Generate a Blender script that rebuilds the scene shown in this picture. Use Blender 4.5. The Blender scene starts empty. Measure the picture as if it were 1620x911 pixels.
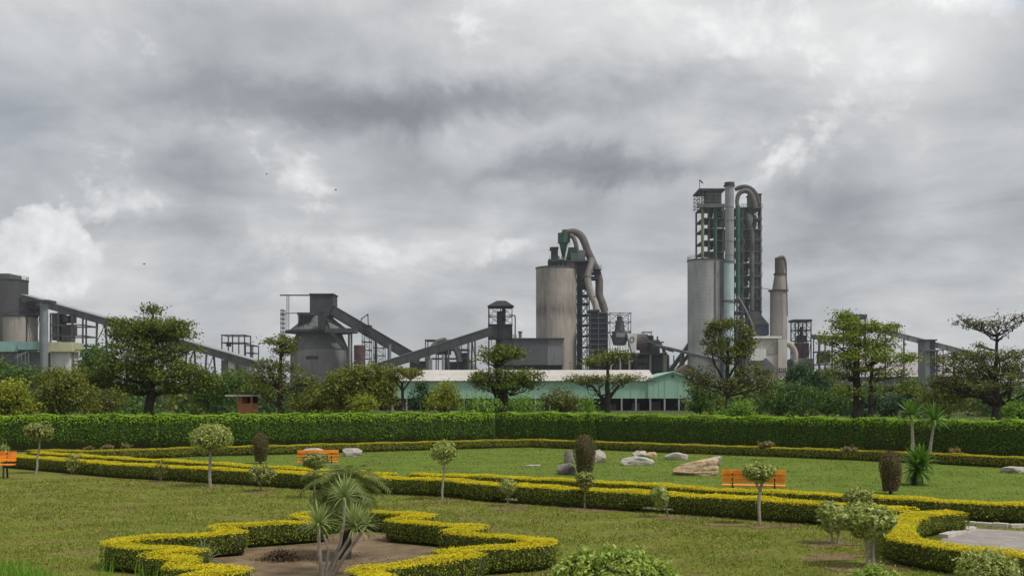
import bpy, math, random
import numpy as np
from mathutils import Vector, Matrix, noise

random.seed(7)
RNG = np.random.default_rng(11)
scene = bpy.context.scene
COL = scene.collection
R = math.radians

# ------------------------------------------------------------------ camera
F = 1737.0          # focal length in photo pixels (1620 wide)
HC = 2.8            # eye height
HY = 622.0          # photo row of the horizon
cam_d = bpy.data.cameras.new("camera")
cam = bpy.data.objects.new("camera", cam_d)
COL.objects.link(cam)
cam.location = (0, 0, HC)
cam.rotation_euler = (R(90), 0, 0)
cam_d.sensor_width = 36
cam_d.lens = 36 * F / 1620
cam_d.shift_y = (HY - 455.5) / 1620
cam_d.clip_end = 20000
scene.camera = cam

# ------------------------------------------------------------------ view
scene.view_settings.view_transform = 'Standard'
scene.view_settings.look = 'None'
scene.view_settings.exposure = 0.95
scene.view_settings.gamma = 1.0
scene.view_settings.use_curve_mapping = False
scene.cycles.max_bounces = 6
scene.cycles.transparent_max_bounces = 4
scene.cycles.volume_bounces = 0

# ------------------------------------------------------------------ sun and sky
SUN_AZ, SUN_EL = R(120), R(58)     # azimuth clockwise from +Y
sd = bpy.data.lights.new("sun", 'SUN')
sd.energy = 1.5
sd.angle = R(11)
sd.color = (1.0, 0.95, 0.87)
sun = bpy.data.objects.new("sun", sd)
COL.objects.link(sun)
S = Vector((math.cos(SUN_EL) * math.sin(SUN_AZ), math.cos(SUN_EL) * math.cos(SUN_AZ), math.sin(SUN_EL)))
sun.rotation_euler = S.to_track_quat('Z', 'Y').to_euler()
sun.location = (20, 30, 60)


class NT:
    """small helper to write node trees as expressions"""
    def __init__(self, tree):
        self.t = tree

    def node(self, typ, **kw):
        n = self.t.nodes.new(typ)
        for k, v in kw.items():
            setattr(n, k, v)
        return n

    def put(self, sock, v):
        if hasattr(v, 'is_output'):
            self.t.links.new(v, sock)
        else:
            sock.default_value = v

    def m(self, op, a, b=0.0, c=None, clamp=False):
        n = self.node('ShaderNodeMath', operation=op, use_clamp=clamp)
        self.put(n.inputs[0], a)
        self.put(n.inputs[1], b)
        if c is not None:
            self.put(n.inputs[2], c)
        return n.outputs[0]

    def noise(self, vec, scale, detail=4, rough=.55, dist=0.0):
        n = self.node('ShaderNodeTexNoise')
        if vec is not None:
            self.put(n.inputs['Vector'], vec)
        n.inputs['Scale'].default_value = scale
        n.inputs['Detail'].default_value = detail
        n.inputs['Roughness'].default_value = rough
        n.inputs['Distortion'].default_value = dist
        return n

    def ramp(self, fac, stops, interp='LINEAR'):
        n = self.node('ShaderNodeValToRGB')
        n.color_ramp.interpolation = interp
        el = n.color_ramp.elements
        while len(el) < len(stops):
            el.new(0.5)
        for e, (p, c) in zip(el, stops):
            e.position = p
            e.color = (*c, 1) if len(c) == 3 else c
        self.put(n.inputs[0], fac)
        return n.outputs[0]

    def mix(self, fac, a, b, typ='MIX'):
        n = self.node('ShaderNodeMix', data_type='RGBA', blend_type=typ)
        self.put(n.inputs[0], fac)
        for i, v in ((6, a), (7, b)):
            if hasattr(v, 'is_output'):
                self.t.links.new(v, n.inputs[i])
            else:
                n.inputs[i].default_value = (*v, 1)
        return n.outputs[2]

    def xyz(self, x, y, z):
        n = self.node('ShaderNodeCombineXYZ')
        for i, v in enumerate((x, y, z)):
            self.put(n.inputs[i], v)
        return n.outputs[0]


world = bpy.data.worlds.new("World")
scene.world = world
world.use_nodes = True
wt = world.node_tree
wt.nodes.clear()
w = NT(wt)
tc = w.node('ShaderNodeTexCoord')
sep = w.node('ShaderNodeSeparateXYZ')
wt.links.new(tc.outputs['Generated'], sep.inputs[0])
dx, dy, dz = sep.outputs
dzc = w.m('MAXIMUM', dz, 0.0)
inv = w.m('DIVIDE', 1.0, w.m('ADD', dzc, 0.24))
cp = w.xyz(w.m('MULTIPLY', dx, inv), w.m('MULTIPLY', dy, inv), w.m('MULTIPLY', dzc, 1.5))
n_big = w.noise(cp, 0.85, 5, .55, .3).outputs[0]
n_mid = w.noise(cp, 2.4, 9, .60, .35).outputs[0]
n_puff = w.noise(tc.outputs['Generated'], 8.0, 9, .62, .3)
az = w.m('ARCTAN2', dx, dy)
el = w.m('ARCSINE', dz)
pc = w.node('ShaderNodeSeparateColor')
wt.links.new(n_puff.outputs[1], pc.inputs[0])
azw = w.m('ADD', az, w.m('MULTIPLY', w.m('SUBTRACT', pc.outputs[0], .5), .20))
elw = w.m('ADD', el, w.m('MULTIPLY', w.m('SUBTRACT', pc.outputs[1], .5), .12))


def cloud_bank(x, y, sx, sy, amp, power=2.0):
    """a cloud mass at its own bearing and height above the horizon"""
    a = w.m('DIVIDE', w.m('SUBTRACT', azw, (x - 810) / F), sx / F)
    b = w.m('DIVIDE', w.m('SUBTRACT', elw, (HY - y) / F * .97), sy / F)
    d = w.m('ADD', w.m('MULTIPLY', a, a), w.m('MULTIPLY', b, b))
    if power != 2.0:
        d = w.m('POWER', d, power / 2)
    return w.m('MULTIPLY', w.m('EXPONENT', w.m('MULTIPLY', d, -1.0)), amp)


val = w.m('ADD', .53, w.m('MULTIPLY', w.m('SUBTRACT', n_big, .5), .55))
val = w.m('ADD', val, w.m('MULTIPLY', w.m('SUBTRACT', n_mid, .5), .95))
val = w.m('ADD', val, w.m('MULTIPLY', w.m('SUBTRACT', n_puff.outputs[0], .5), .55))
for bank in [(640, 165, 330, 40, -.52), (930, 262, 190, 26, -.42), (130, 190, 200, 110, -.14), (1200, 330, 170, 26, -.12), (250, 345, 200, 26, -.10),
             (100, 20, 260, 45, .10), (1100, 70, 210, 70, .20), (1390, 150, 110, 90, .12), (1265, 255, 60, 40, .12),
             (1560, 330, 120, 120, -.12), (115, 400, 110, 55, .24, 4.0), (1500, 20, 110, 30, .30),
             (620, 385, 150, 30, .12), (1340, 395, 160, 40, -.14), (860, 330, 180, 40, .05),
             (420, 60, 200, 60, -.06), (300, 300, 170, 40, -.05), (480, 265, 120, 30, .08), (820, 415, 60, 20, .10)]:
    val = w.m('ADD', val, cloud_bank(*bank))
# thin bright veil low over the horizon
val = w.m('ADD', val, w.m('MULTIPLY', w.m('EXPONENT', w.m('MULTIPLY', dzc, -14.0)), .08))
cloud = w.ramp(val, [(0.0, (.165, .178, .19)), (.25, (.235, .25, .265)), (.5, (.362, .37, .38)),
                     (.75, (.51, .51, .51)), (1.0, (.66, .655, .645))])
skyn = w.node('ShaderNodeTexSky', sky_type='NISHITA')
skyn.sun_disc = False
skyn.sun_elevation = SUN_EL
skyn.sun_rotation = SUN_AZ
skyn.dust_density = 2.0
# sunlit crisp puffs in front of the grey deck
q_ = w.m('ADD', w.m('MULTIPLY', w.m('SUBTRACT', n_puff.outputs[0], .5), 1.5), w.m('MULTIPLY', w.m('SUBTRACT', n_mid, .5), .6))
for bank in [(112, 398, 108, 64, .74, 8.0), (1290, 245, 75, 55, .36), (1400, 160, 80, 70, .20), (1520, 25, 120, 40, .36), (630, 392, 150, 26, .30),
             (820, 418, 60, 24, .36), (1150, 90, 90, 60, .26), (985, 140, 40, 40, .30), (260, 290, 90, 40, .20), (1340, 90, 120, 50, .1), (480, 262, 110, 30, .2)]:
    q_ = w.m('ADD', q_, cloud_bank(*bank))
puffm = w.ramp(q_, [(.20, (0, 0, 0)), (.34, (.55, .55, .55)), (.60, (1, 1, 1))])
n_det = w.noise(tc.outputs['Generated'], 26.0, 6, .6, .2).outputs[0]
pufc = w.ramp(w.m('ADD', w.m('MULTIPLY', n_det, .6), w.m('MULTIPLY', n_puff.outputs[0], .5)), [(.42, (.38, .39, .405)), (.55, (.58, .58, .585)), (.68, (.78, .775, .77))])
cloud = w.mix(w.m('MULTIPLY', puffm, .8), cloud, pufc)
cloud10 = w.mix(1.0, cloud, (7.4, 7.4, 7.4), 'MULTIPLY')
gap = w.m('ADD', w.m('ADD', cloud_bank(90, 170, 150, 110, .04), cloud_bank(1590, 40, 40, 22, .5)),
          cloud_bank(60, 275, 90, 60, .03))
gap = w.m('ADD', gap, .03, clamp=True)
skyc = w.mix(gap, cloud10, skyn.outputs[0])
bg = w.node('ShaderNodeBackground')
wt.links.new(skyc, bg.inputs[0])
bg.inputs[1].default_value = 0.1
wo = w.node('ShaderNodeOutputWorld')
wt.links.new(bg.outputs[0], wo.inputs[0])

# ------------------------------------------------------------------ helpers
Z = Vector((0, 0, 1))
ORG = {}


def P(x, y, D):
    """world point seen at photo pixel (x, y) at distance D"""
    return Vector(((x - 810) / F * D, D, HC - (y - HY) / F * D))


def G(x, y):
    """ground point under photo pixel (x, y)"""
    D = HC * F / (y - HY)
    return Vector(((x - 810) / F * D, D, 0))


def T(x, y, h=.42):
    """plan point of a surface of height h seen at pixel (x, y)"""
    D = (HC - h) * F / (y - HY)
    return np.array(((x - 810) / F * D, D))


def gy(D):
    return HY + HC * F / D


def tag(o, label=None, cat=None, group=None, kind=None):
    for k, v in (('label', label), ('category', cat), ('group', group), ('kind', kind)):
        if v:
            o[k] = v
    return o


def thing(name, label, cat, loc, group=None, rz=0):
    o = bpy.data.objects.new(name, None)
    o.empty_display_size = .2
    o.location = loc
    o.rotation_euler.z = rz
    COL.objects.link(o)
    ORG[o.name] = Vector(loc)
    return tag(o, label, cat, group)


def link_mesh(name, me, parent=None, org=None):
    o = bpy.data.objects.new(name, me)
    COL.objects.link(o)
    if parent is not None:
        o.parent = parent
        ORG[o.name] = ORG[parent.name]
    else:
        o.location = org
        ORG[o.name] = Vector(org)
    return o


class MB:
    """collects shapes in world coordinates; build() links them as one mesh object"""
    def __init__(self):
        self.v, self.f = [], []

    def add(self, vs, fs):
        n = len(self.v)
        self.v += [Vector(p) for p in vs]
        self.f += [tuple(i + n for i in q) for q in fs]
        return self

    def box(self, a, b):
        x0, y0, z0 = a
        x1, y1, z1 = b
        vs = [(x, y, z) for z in (z0, z1) for y in (y0, y1) for x in (x0, x1)]
        return self.add(vs, [(0, 2, 3, 1), (4, 5, 7, 6), (0, 1, 5, 4), (2, 6, 7, 3), (0, 4, 6, 2), (1, 3, 7, 5)])

    def pbox(self, x0, x1, y0, y1, D, depth):
        a, b = P(x0, y1, D), P(x1, y0, D)
        return self.box((a.x, D, a.z), (b.x, D + depth, b.z))

    def beam(self, p, q, wd, h=None):
        p, q = Vector(p), Vector(q)
        h = h or wd
        d = (q - p).normalized()
        s = d.cross(Z)
        if s.length < 1e-3:
            s = Vector((1, 0, 0))
        s.normalize()
        u = s.cross(d)
        vs = [c + s * i * wd / 2 + u * j * h / 2 for c in (p, q) for i, j in ((-1, -1), (1, -1), (1, 1), (-1, 1))]
        return self.add(vs, [(0, 1, 2, 3), (7, 6, 5, 4), (0, 4, 5, 1), (1, 5, 6, 2), (2, 6, 7, 3), (3, 7, 4, 0)])

    def tube(self, pts, rad, n=8, cap=True):
        pts = [Vector(p) for p in pts]
        if not hasattr(rad, '__len__'):
            rad = [rad] * len(pts)
        vs, fs = [], []
        up = None
        for i, p in enumerate(pts):
            d = (pts[min(i + 1, len(pts) - 1)] - pts[max(i - 1, 0)]).normalized()
            if up is None:
                up = d.orthogonal().normalized()
            up = (up - d * up.dot(d)).normalized()
            s = d.cross(up)
            for k in range(n):
                a = 2 * math.pi * k / n
                vs.append(p + (up * math.cos(a) + s * math.sin(a)) * rad[i])
        for i in range(len(pts) - 1):
            for k in range(n):
                k2 = (k + 1) % n
                fs.append((i * n + k, i * n + k2, (i + 1) * n + k2, (i + 1) * n + k))
        if cap:
            fs.append(tuple(range(n))[::-1])
            fs.append(tuple(range((len(pts) - 1) * n, len(pts) * n)))
        return self.add(vs, fs)

    def lathe(self, c, prof, n=40):
        c = Vector(c)
        vs, fs = [], []
        for r, z in prof:
            for k in range(n):
                a = 2 * math.pi * k / n
                vs.append((c.x + r * math.cos(a), c.y + r * math.sin(a), z))
        for i in range(len(prof) - 1):
            for k in range(n):
                k2 = (k + 1) % n
                fs.append((i * n + k, i * n + k2, (i + 1) * n + k2, (i + 1) * n + k))
        fs.append(tuple(range(n))[::-1])
        fs.append(tuple(range((len(prof) - 1) * n, len(prof) * n)))
        return self.add(vs, fs)

    def prism(self, poly, ext):
        poly = [Vector(p) for p in poly]
        ext = Vector(ext)
        n = len(poly)
        vs = poly + [p + ext for p in poly]
        fs = [tuple(range(n))[::-1], tuple(range(n, 2 * n))]
        fs += [(i, (i + 1) % n, n + (i + 1) % n, n + i) for i in range(n)]
        return self.add(vs, fs)

    def build(self, name, mat, parent=None, smooth=False, org=None, kind=None):
        me = bpy.data.meshes.new(name)
        o0 = ORG[parent.name] if parent is not None else Vector(org if org is not None else (0, 0, 0))
        me.from_pydata([p - o0 for p in self.v], [], self.f)
        me.materials.append(mat)
        if smooth:
            me.polygons.foreach_set('use_smooth', [True] * len(me.polygons))
            me.set_sharp_from_angle(angle=.65)
        o = link_mesh(name, me, parent, o0)
        if kind:
            o['kind'] = kind
        return o


def np_mesh(name, verts, faces, mats, midx=None, parent=None, org=(0, 0, 0), smooth=False):
    """mesh from numpy arrays; all faces have the same corner count"""
    o0 = np.array(ORG[parent.name] if parent is not None else org, dtype=np.float64)
    me = bpy.data.meshes.new(name)
    v = (np.asarray(verts) - o0).astype(np.float32)
    f = np.asarray(faces, dtype=np.int32)
    k = f.shape[1]
    me.vertices.add(len(v))
    me.vertices.foreach_set('co', v.ravel())
    me.loops.add(f.size)
    me.loops.foreach_set('vertex_index', f.ravel())
    me.polygons.add(len(f))
    me.polygons.foreach_set('loop_start', np.arange(0, f.size, k, dtype=np.int32))
    for m_ in mats:
        me.materials.append(m_)
    if midx is not None:
        me.polygons.foreach_set('material_index', np.asarray(midx, dtype=np.int32))
    if smooth:
        me.polygons.foreach_set('use_smooth', np.ones(len(f), dtype=bool))
    me.update(calc_edges=True)
    me.validate()
    return link_mesh(name, me, parent, Vector(o0))


def unit(a):
    return a / np.maximum(np.linalg.norm(a, axis=1, keepdims=True), 1e-9)


def leaf_quads(pts, nrm, size, aspect=.5, jit=.6, rng=RNG):
    """one diamond leaf per point"""
    n = len(pts)
    N_ = unit(np.asarray(nrm) + jit * rng.normal(size=(n, 3)))
    t = unit(np.cross(N_, rng.normal(size=(n, 3))))
    b = np.cross(N_, t)
    s = (size * (.6 + .8 * rng.random(n)))[:, None]
    v = np.stack([pts - t * s, pts + b * s * aspect - t * s * .15, pts + t * s, pts - b * s * aspect - t * s * .15], 1).reshape(-1, 3)
    f = np.arange(4 * n).reshape(n, 4)
    return v, f


# ------------------------------------------------------------------ materials
def pbr(name, c1, c2=None, scale=3.0, rough=.8, bump=0.0, metal=0.0, detail=5, stain=None, stain_scale=(.25, .25, .03), spec=.3,
        bscale=None, lo=.35, hi=.65):
    m_ = bpy.data.materials.new(name)
    m_.use_nodes = True
    t = NT(m_.node_tree)
    b = m_.node_tree.nodes['Principled BSDF']
    tcn = t.node('ShaderNodeTexCoord')
    ob = tcn.outputs['Object']
    nz = t.noise(ob, scale, detail, .6)
    col = t.ramp(nz.outputs[0], [(lo, c1), (hi, c2 or c1)])
    if stain:
        mp = t.node('ShaderNodeMapping')
        m_.node_tree.links.new(ob, mp.inputs[0])
        mp.inputs['Scale'].default_value = stain_scale
        sn = t.noise(mp.outputs[0], 4.0, 6, .65)
        fac = t.ramp(sn.outputs[0], [(.48, (0, 0, 0)), (.72, (1, 1, 1))])
        col = t.mix(fac, col, stain)
    t.put(b.inputs['Base Color'], col)
    b.inputs['Roughness'].default_value = rough
    b.inputs['Metallic'].default_value = metal
    b.inputs['Specular IOR Level'].default_value = spec
    if bump:
        bn = t.node('ShaderNodeBump')
        nb = t.noise(ob, bscale or scale * 4, 5, .6)
        t.put(bn.inputs['Height'], nb.outputs[0])
        bn.inputs['Strength'].default_value = bump
        bn.inputs['Distance'].default_value = .05
        t.put(b.inputs['Normal'], bn.outputs[0])
    return m_


def leafmat(name, cols, clump=None, cscale=.8, trans=.25, rough=.55):
    """leaf colour varies from leaf to leaf and slowly over the plant"""
    m_ = bpy.data.materials.new(name)
    m_.use_nodes = True
    t = NT(m_.node_tree)
    nt = m_.node_tree
    b = nt.nodes['Principled BSDF']
    out = nt.nodes['Material Output']
    geo = t.node('ShaderNodeNewGeometry')
    k = len(cols)
    col = t.ramp(geo.outputs['Random Per Island'], [(i / max(k - 1, 1), c) for i, c in enumerate(cols)])
    if clump:
        tcn = t.node('ShaderNodeTexCoord')
        nz = t.noise(tcn.outputs['Object'], cscale, 3, .6)
        fac = t.ramp(nz.outputs[0], [(.42, (0, 0, 0)), (.62, (1, 1, 1))])
        fac = t.m('MULTIPLY', fac, .65)
        col = t.mix(fac, col, clump)
    t.put(b.inputs['Base Color'], col)
    b.inputs['Roughness'].default_value = rough
    b.inputs['Specular IOR Level'].default_value = .25
    if trans:
        tr = t.node('ShaderNodeBsdfTranslucent')
        t.put(tr.inputs[0], col)
        mx = t.node('ShaderNodeMixShader')
        mx.inputs[0].default_value = trans
        nt.links.new(b.outputs[0], mx.inputs[1])
        nt.links.new(tr.outputs[0], mx.inputs[2])
        nt.links.new(mx.outputs[0], out.inputs[0])
    return m_


M = {}
M['gold'] = leafmat('gold_leaf', [(.58, .475, .004), (.72, .58, .006), (.53, .48, .008), (.80, .63, .012)], (.52, .49, .010), 1.5, rough=.75)
M['hedge_green'] = leafmat('hedge_leaf', [(.07, .11, .010), (.14, .19, .014), (.25, .29, .022), (.10, .15, .012), (.40, .41, .035)], None)
M['hedge_mid'] = leafmat('hedge_leaf_mid', [(.15, .18, .012), (.27, .28, .018), (.38, .37, .025), (.21, .23, .016)], (.24, .20, .015), .7)
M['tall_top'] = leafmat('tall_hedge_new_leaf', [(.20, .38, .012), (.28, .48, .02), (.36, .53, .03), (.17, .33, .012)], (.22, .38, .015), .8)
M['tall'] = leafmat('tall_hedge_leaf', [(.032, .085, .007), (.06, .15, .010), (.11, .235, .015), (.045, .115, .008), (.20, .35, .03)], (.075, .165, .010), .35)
M['gold_dull'] = leafmat('dull_gold_leaf', [(.40, .36, .012), (.52, .45, .015), (.34, .34, .02)], (.34, .34, .02), .8, rough=.75)
M['leaf_lime'] = leafmat('lime_leaf', [(.17, .26, .03), (.32, .43, .06), (.48, .58, .12), (.25, .36, .05), (.58, .64, .20)], (.24, .34, .05), 3)
M['inner_gold'] = pbr('inner_gold_foliage', (.30, .27, .010), (.44, .38, .015), 14, .9, .4)
M['inner_lime'] = pbr('inner_lime_foliage', (.10, .20, .010), (.17, .30, .015), 10, .9, .4)
M['twig'] = pbr('twig_core', (.035, .045, .012), (.06, .07, .018), 6, .95, .4)
M['bark'] = pbr('dark_bark', (.030, .024, .018), (.06, .05, .04), 4, .95, .5)
M['bark_pale'] = pbr('pale_bark', (.26, .23, .18), (.40, .36, .30), 9, .9, .4)
M['bark_grey'] = pbr('grey_bark', (.13, .11, .09), (.22, .19, .15), 8, .9, .4)
M['leaf_dark'] = leafmat('dark_leaf', [(.04, .085, .010), (.075, .13, .015), (.14, .19, .02), (.21, .25, .03)], (.15, .18, .018), .5)
M['leaf_mid'] = leafmat('mid_leaf', [(.055, .12, .016), (.085, .17, .022), (.14, .22, .035), (.06, .13, .024)], (.06, .12, .03), .25)
M['leaf_blue'] = leafmat('bluish_leaf', [(.035, .08, .030), (.055, .115, .04), (.08, .15, .048)], (.04, .075, .038), .2)
M['leaf_olive'] = leafmat('olive_leaf', [(.11, .135, .016), (.17, .19, .024), (.24, .25, .035), (.14, .15, .03)], (.17, .21, .022), .4)
M['leaf_yellow'] = leafmat('yellow_leaf', [(.21, .25, .018), (.31, .35, .028), (.40, .41, .045), (.17, .21, .02)], (.20, .26, .022), .4)
M['leaf_bright'] = leafmat('bright_leaf', [(.13, .26, .02), (.19, .35, .035), (.25, .40, .05), (.10, .2, .02)], (.12, .24, .03), .8)
M['leaf_tree'] = leafmat('tree_leaf', [(.07, .125, .014), (.13, .20, .02), (.24, .31, .03), (.34, .40, .045), (.06, .11, .016)], (.20, .27, .02), .6)
M['leaf_sparse'] = leafmat('sparse_leaf', [(.07, .095, .018), (.11, .135, .022), (.16, .185, .030), (.24, .25, .04)], (.15, .16, .024), .5)
M['leaf_varieg'] = leafmat('variegated_leaf', [(.14, .19, .03), (.34, .40, .09), (.66, .68, .30), (.22, .28, .05), (.52, .55, .16)], (.30, .36, .06), 2.5)
M['leaf_grey'] = leafmat('greyish_leaf', [(.10, .13, .03), (.20, .235, .06), (.32, .35, .10), (.46, .48, .17)], None)
M['leaf_purple'] = leafmat('purple_leaf', [(.085, .05, .035), (.15, .09, .06), (.22, .13, .085), (.11, .10, .03), (.16, .14, .04)], (.13, .115, .03), 2.5)
M['blade'] = leafmat('yucca_blade', [(.11, .17, .04), (.18, .25, .06), (.34, .42, .15), (.14, .21, .05)], None, rough=.4)
M['blade_dark'] = leafmat('cordyline_blade', [(.05, .12, .014), (.10, .21, .022), (.20, .33, .05)], None, rough=.4)
M['frond'] = leafmat('palm_frond', [(.08, .12, .022), (.13, .18, .035), (.20, .25, .055), (.10, .14, .03)], None, rough=.5)
M['agave'] = leafmat('agave_blade', [(.16, .23, .14), (.24, .31, .19), (.30, .36, .22)], None, rough=.5)
M['grass_blade'] = leafmat('lawn_blade', [(.12, .165, .017), (.21, .255, .028), (.36, .385, .08), (.065, .10, .010), (.155, .22, .02), (.45, .41, .14)], (.25, .25, .045), .5, .3, .8)
M['grass_bright'] = leafmat('green_blade', [(.12, .28, .02), (.18, .36, .03), (.24, .42, .06)], None, .8, .35)
M['litter'] = leafmat('dry_leaf', [(.10, .06, .035), (.16, .10, .06), (.07, .05, .035)], None, trans=.1)
# ------------------------------------------------------------------ ground
def lawn_mat(name, a, b, straw, soil, soil_amt=.62):
    m_ = bpy.data.materials.new(name)
    m_.use_nodes = True
    t = NT(m_.node_tree)
    bs = m_.node_tree.nodes['Principled BSDF']
    tcn = t.node('ShaderNodeTexCoord')
    ob = tcn.outputs['Object']
    n1 = t.noise(ob, .35, 4, .6).outputs[0]
    n2 = t.noise(ob, 2.2, 6, .7).outputs[0]
    n3 = t.noise(ob, 22, 5, .7).outputs[0]
    n4 = t.noise(ob, .9, 6, .65, .4).outputs[0]
    col = t.ramp(n1, [(.35, a), (.65, b)])
    col = t.mix(t.ramp(n2, [(.45, (0, 0, 0)), (.68, (.75, .75, .75))]), col, straw)
    col = t.mix(t.ramp(n4, [(soil_amt - .04, (0, 0, 0)), (soil_amt + .08, (.8, .8, .8))]), col, soil)
    n5 = t.noise(ob, 7, 6, .75).outputs[0]
    col = t.mix(.75, col, t.ramp(n3, [(.3, (.35, .35, .35)), (.5, (1, 1, 1)), (.7, (1.6, 1.6, 1.35))]), 'MULTIPLY')
    col = t.mix(.5, col, t.ramp(n5, [(.35, (.5, .55, .5)), (.5, (1, 1, 1)), (.65, (1.35, 1.3, 1.2))]), 'MULTIPLY')
    t.put(bs.inputs['Base Color'], col)
    bs.inputs['Roughness'].default_value = .95
    bs.inputs['Specular IOR Level'].default_value = .1
    bn = t.node('ShaderNodeBump')
    t.put(bn.inputs['Height'], n3)
    bn.inputs['Strength'].default_value = .7
    bn.inputs['Distance'].default_value = .04
    t.put(bs.inputs['Normal'], bn.outputs[0])
    return m_


M['lawn'] = lawn_mat('lawn', (.11, .14, .017), (.15, .18, .026), (.24, .225, .06), (.18, .14, .06), .55)
M['lawn_in'] = lawn_mat('watered_lawn', (.09, .15, .016), (.125, .185, .024), (.20, .205, .05), (.16, .14, .045), .64)
M['field'] = lawn_mat('rough_field', (.04, .065, .014), (.07, .095, .02), (.12, .12, .03), (.10, .08, .04))
M['soil'] = pbr('bare_soil', (.13, .09, .052), (.26, .19, .11), 1.3, .95, .8, stain=(.10, .065, .04), stain_scale=(.3, .3, .3), bscale=14)
M['red_soil'] = pbr('turned_soil', (.16, .10, .05), (.21, .155, .075), 5, .95, .7, bscale=25)
M['paving'] = pbr('worn_paving', (.25, .225, .21), (.34, .31, .29), 2.5, .9, .3, stain=(.24, .22, .19), stain_scale=(.4, .4, .4), bscale=20)
M['kerb'] = pbr('kerb_concrete', (.42, .40, .35), (.58, .55, .49), 4, .9, .3, bscale=20)

mb = MB()
mb.add([(-9000, -60, 0), (9000, -60, 0), (9000, 9000, 0), (-9000, 9000, 0)], [(0, 1, 2, 3)])
tag(mb.build('ground', M['lawn']), kind='structure')


def sheet(name, pts, z, mat, kind='structure'):
    pts = [(float(p[0]), float(p[1]), z) for p in pts]
    o = MB().add(pts, [tuple(range(len(pts)))]).build(name, mat, org=(pts[0][0], pts[0][1], z))
    return tag(o, kind=kind)


def blob(cx, cy, rx, ry, n=36, rough=.12, seed=0):
    r = np.random.default_rng(seed)
    ph = r.random(5) * 6.28
    out = []
    for i in range(n):
        a = 2 * math.pi * i / n
        k = 1 + rough * sum(math.sin((j + 2) * a + ph[j]) / (j + 1.5) for j in range(5))
        out.append((cx + rx * k * math.cos(a), cy + ry * k * math.sin(a)))
    return out


TALL = np.array([[-60, 51.5], [0, 53], [300, 55], [600, 58], [775, 60.5], [790, 60.8], [950, 58.6], [1200, 53], [1400, 48.5], [1620, 44.2], [1900, 40], [2350, 35]])
TALLW = np.array([((x - 810) / F * d, d) for x, d in TALL])
sheet('meadow', [(-400, 54.5)] + [(p[0], p[1] + .4) for p in TALLW] + [(400, 42), (400, 3000), (-400, 3000)], .004, M['field'])

C_PX = [(49, 711), (126, 712), (200, 711), (300, 707), (400, 705), (500, 702.5), (620, 699.5), (700, 697.5), (780, 695.5), (840, 694.5),
        (950, 698), (1100, 703), (1250, 708), (1400, 713.5), (1490, 717), (1620, 723), (1760, 730)]
BL_PX = [(60, 714.5), (126, 719), (200, 724), (320, 730), (400, 736), (480, 740), (614, 748)]
BR_PX = [(655, 748), (800, 753), (1000, 763), (1145, 773), (1300, 779.5), (1450, 787.5), (1500, 791), (1620, 796), (1800, 805)]
A_PX = [(20, 719.5), (107, 726), (200, 733), (320, 739), (480, 747), (620, 754), (700, 757), (800, 765), (1000, 776), (1145, 784), (1300, 794),
        (1400, 802), (1435, 805)]
Cw = np.array([T(*p) for p in C_PX])
BLw = np.array([T(*p) for p in BL_PX])
BRw = np.array([T(*p) for p in BR_PX])
Aw = np.array([T(x, y, .46) for x, y in A_PX])
sheet('inner_lawn', [tuple(p) for p in BLw] + [tuple(p) for p in BRw] + [tuple(p) for p in Cw[::-1]], .004, M['lawn_in'])
ga = [(p[0] + .1, p[1] + .55) for p in Aw[1:-1]]
gb = [(p[0] - .1, p[1] - .95) for p in Aw[1:-1]]
sheet('walkway', ga + [(p[0] + .35, p[1] + 1.25) for p in Aw[1:-1]][::-1], .006, M['paving'])

# ------------------------------------------------------------------ hedges
def resample(path, step, closed=False):
    path = np.asarray(path, float)
    if closed:
        path = np.vstack([path, path[:1]])
    seg = np.linalg.norm(np.diff(path, axis=0), axis=1)
    cum = np.concatenate([[0], np.cumsum(seg)])
    n = max(2, int(cum[-1] / step))
    s = np.linspace(0, cum[-1], n + 1)
    out = np.stack([np.interp(s, cum, path[:, 0]), np.interp(s, cum, path[:, 1])], 1)
    return out[:-1] if closed else out


def soften(path, it=1, closed=False):
    p = np.asarray(path, float)
    for _ in range(it):
        q = []
        n = len(p)
        if not closed:
            q.append(p[0])
        for i in range(n if closed else n - 1):
            a, b = p[i], p[(i + 1) % n]
            q += [a * .78 + b * .22, a * .22 + b * .78]
        if not closed:
            q.append(p[-1])
        p = np.array(q)
    return p


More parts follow.
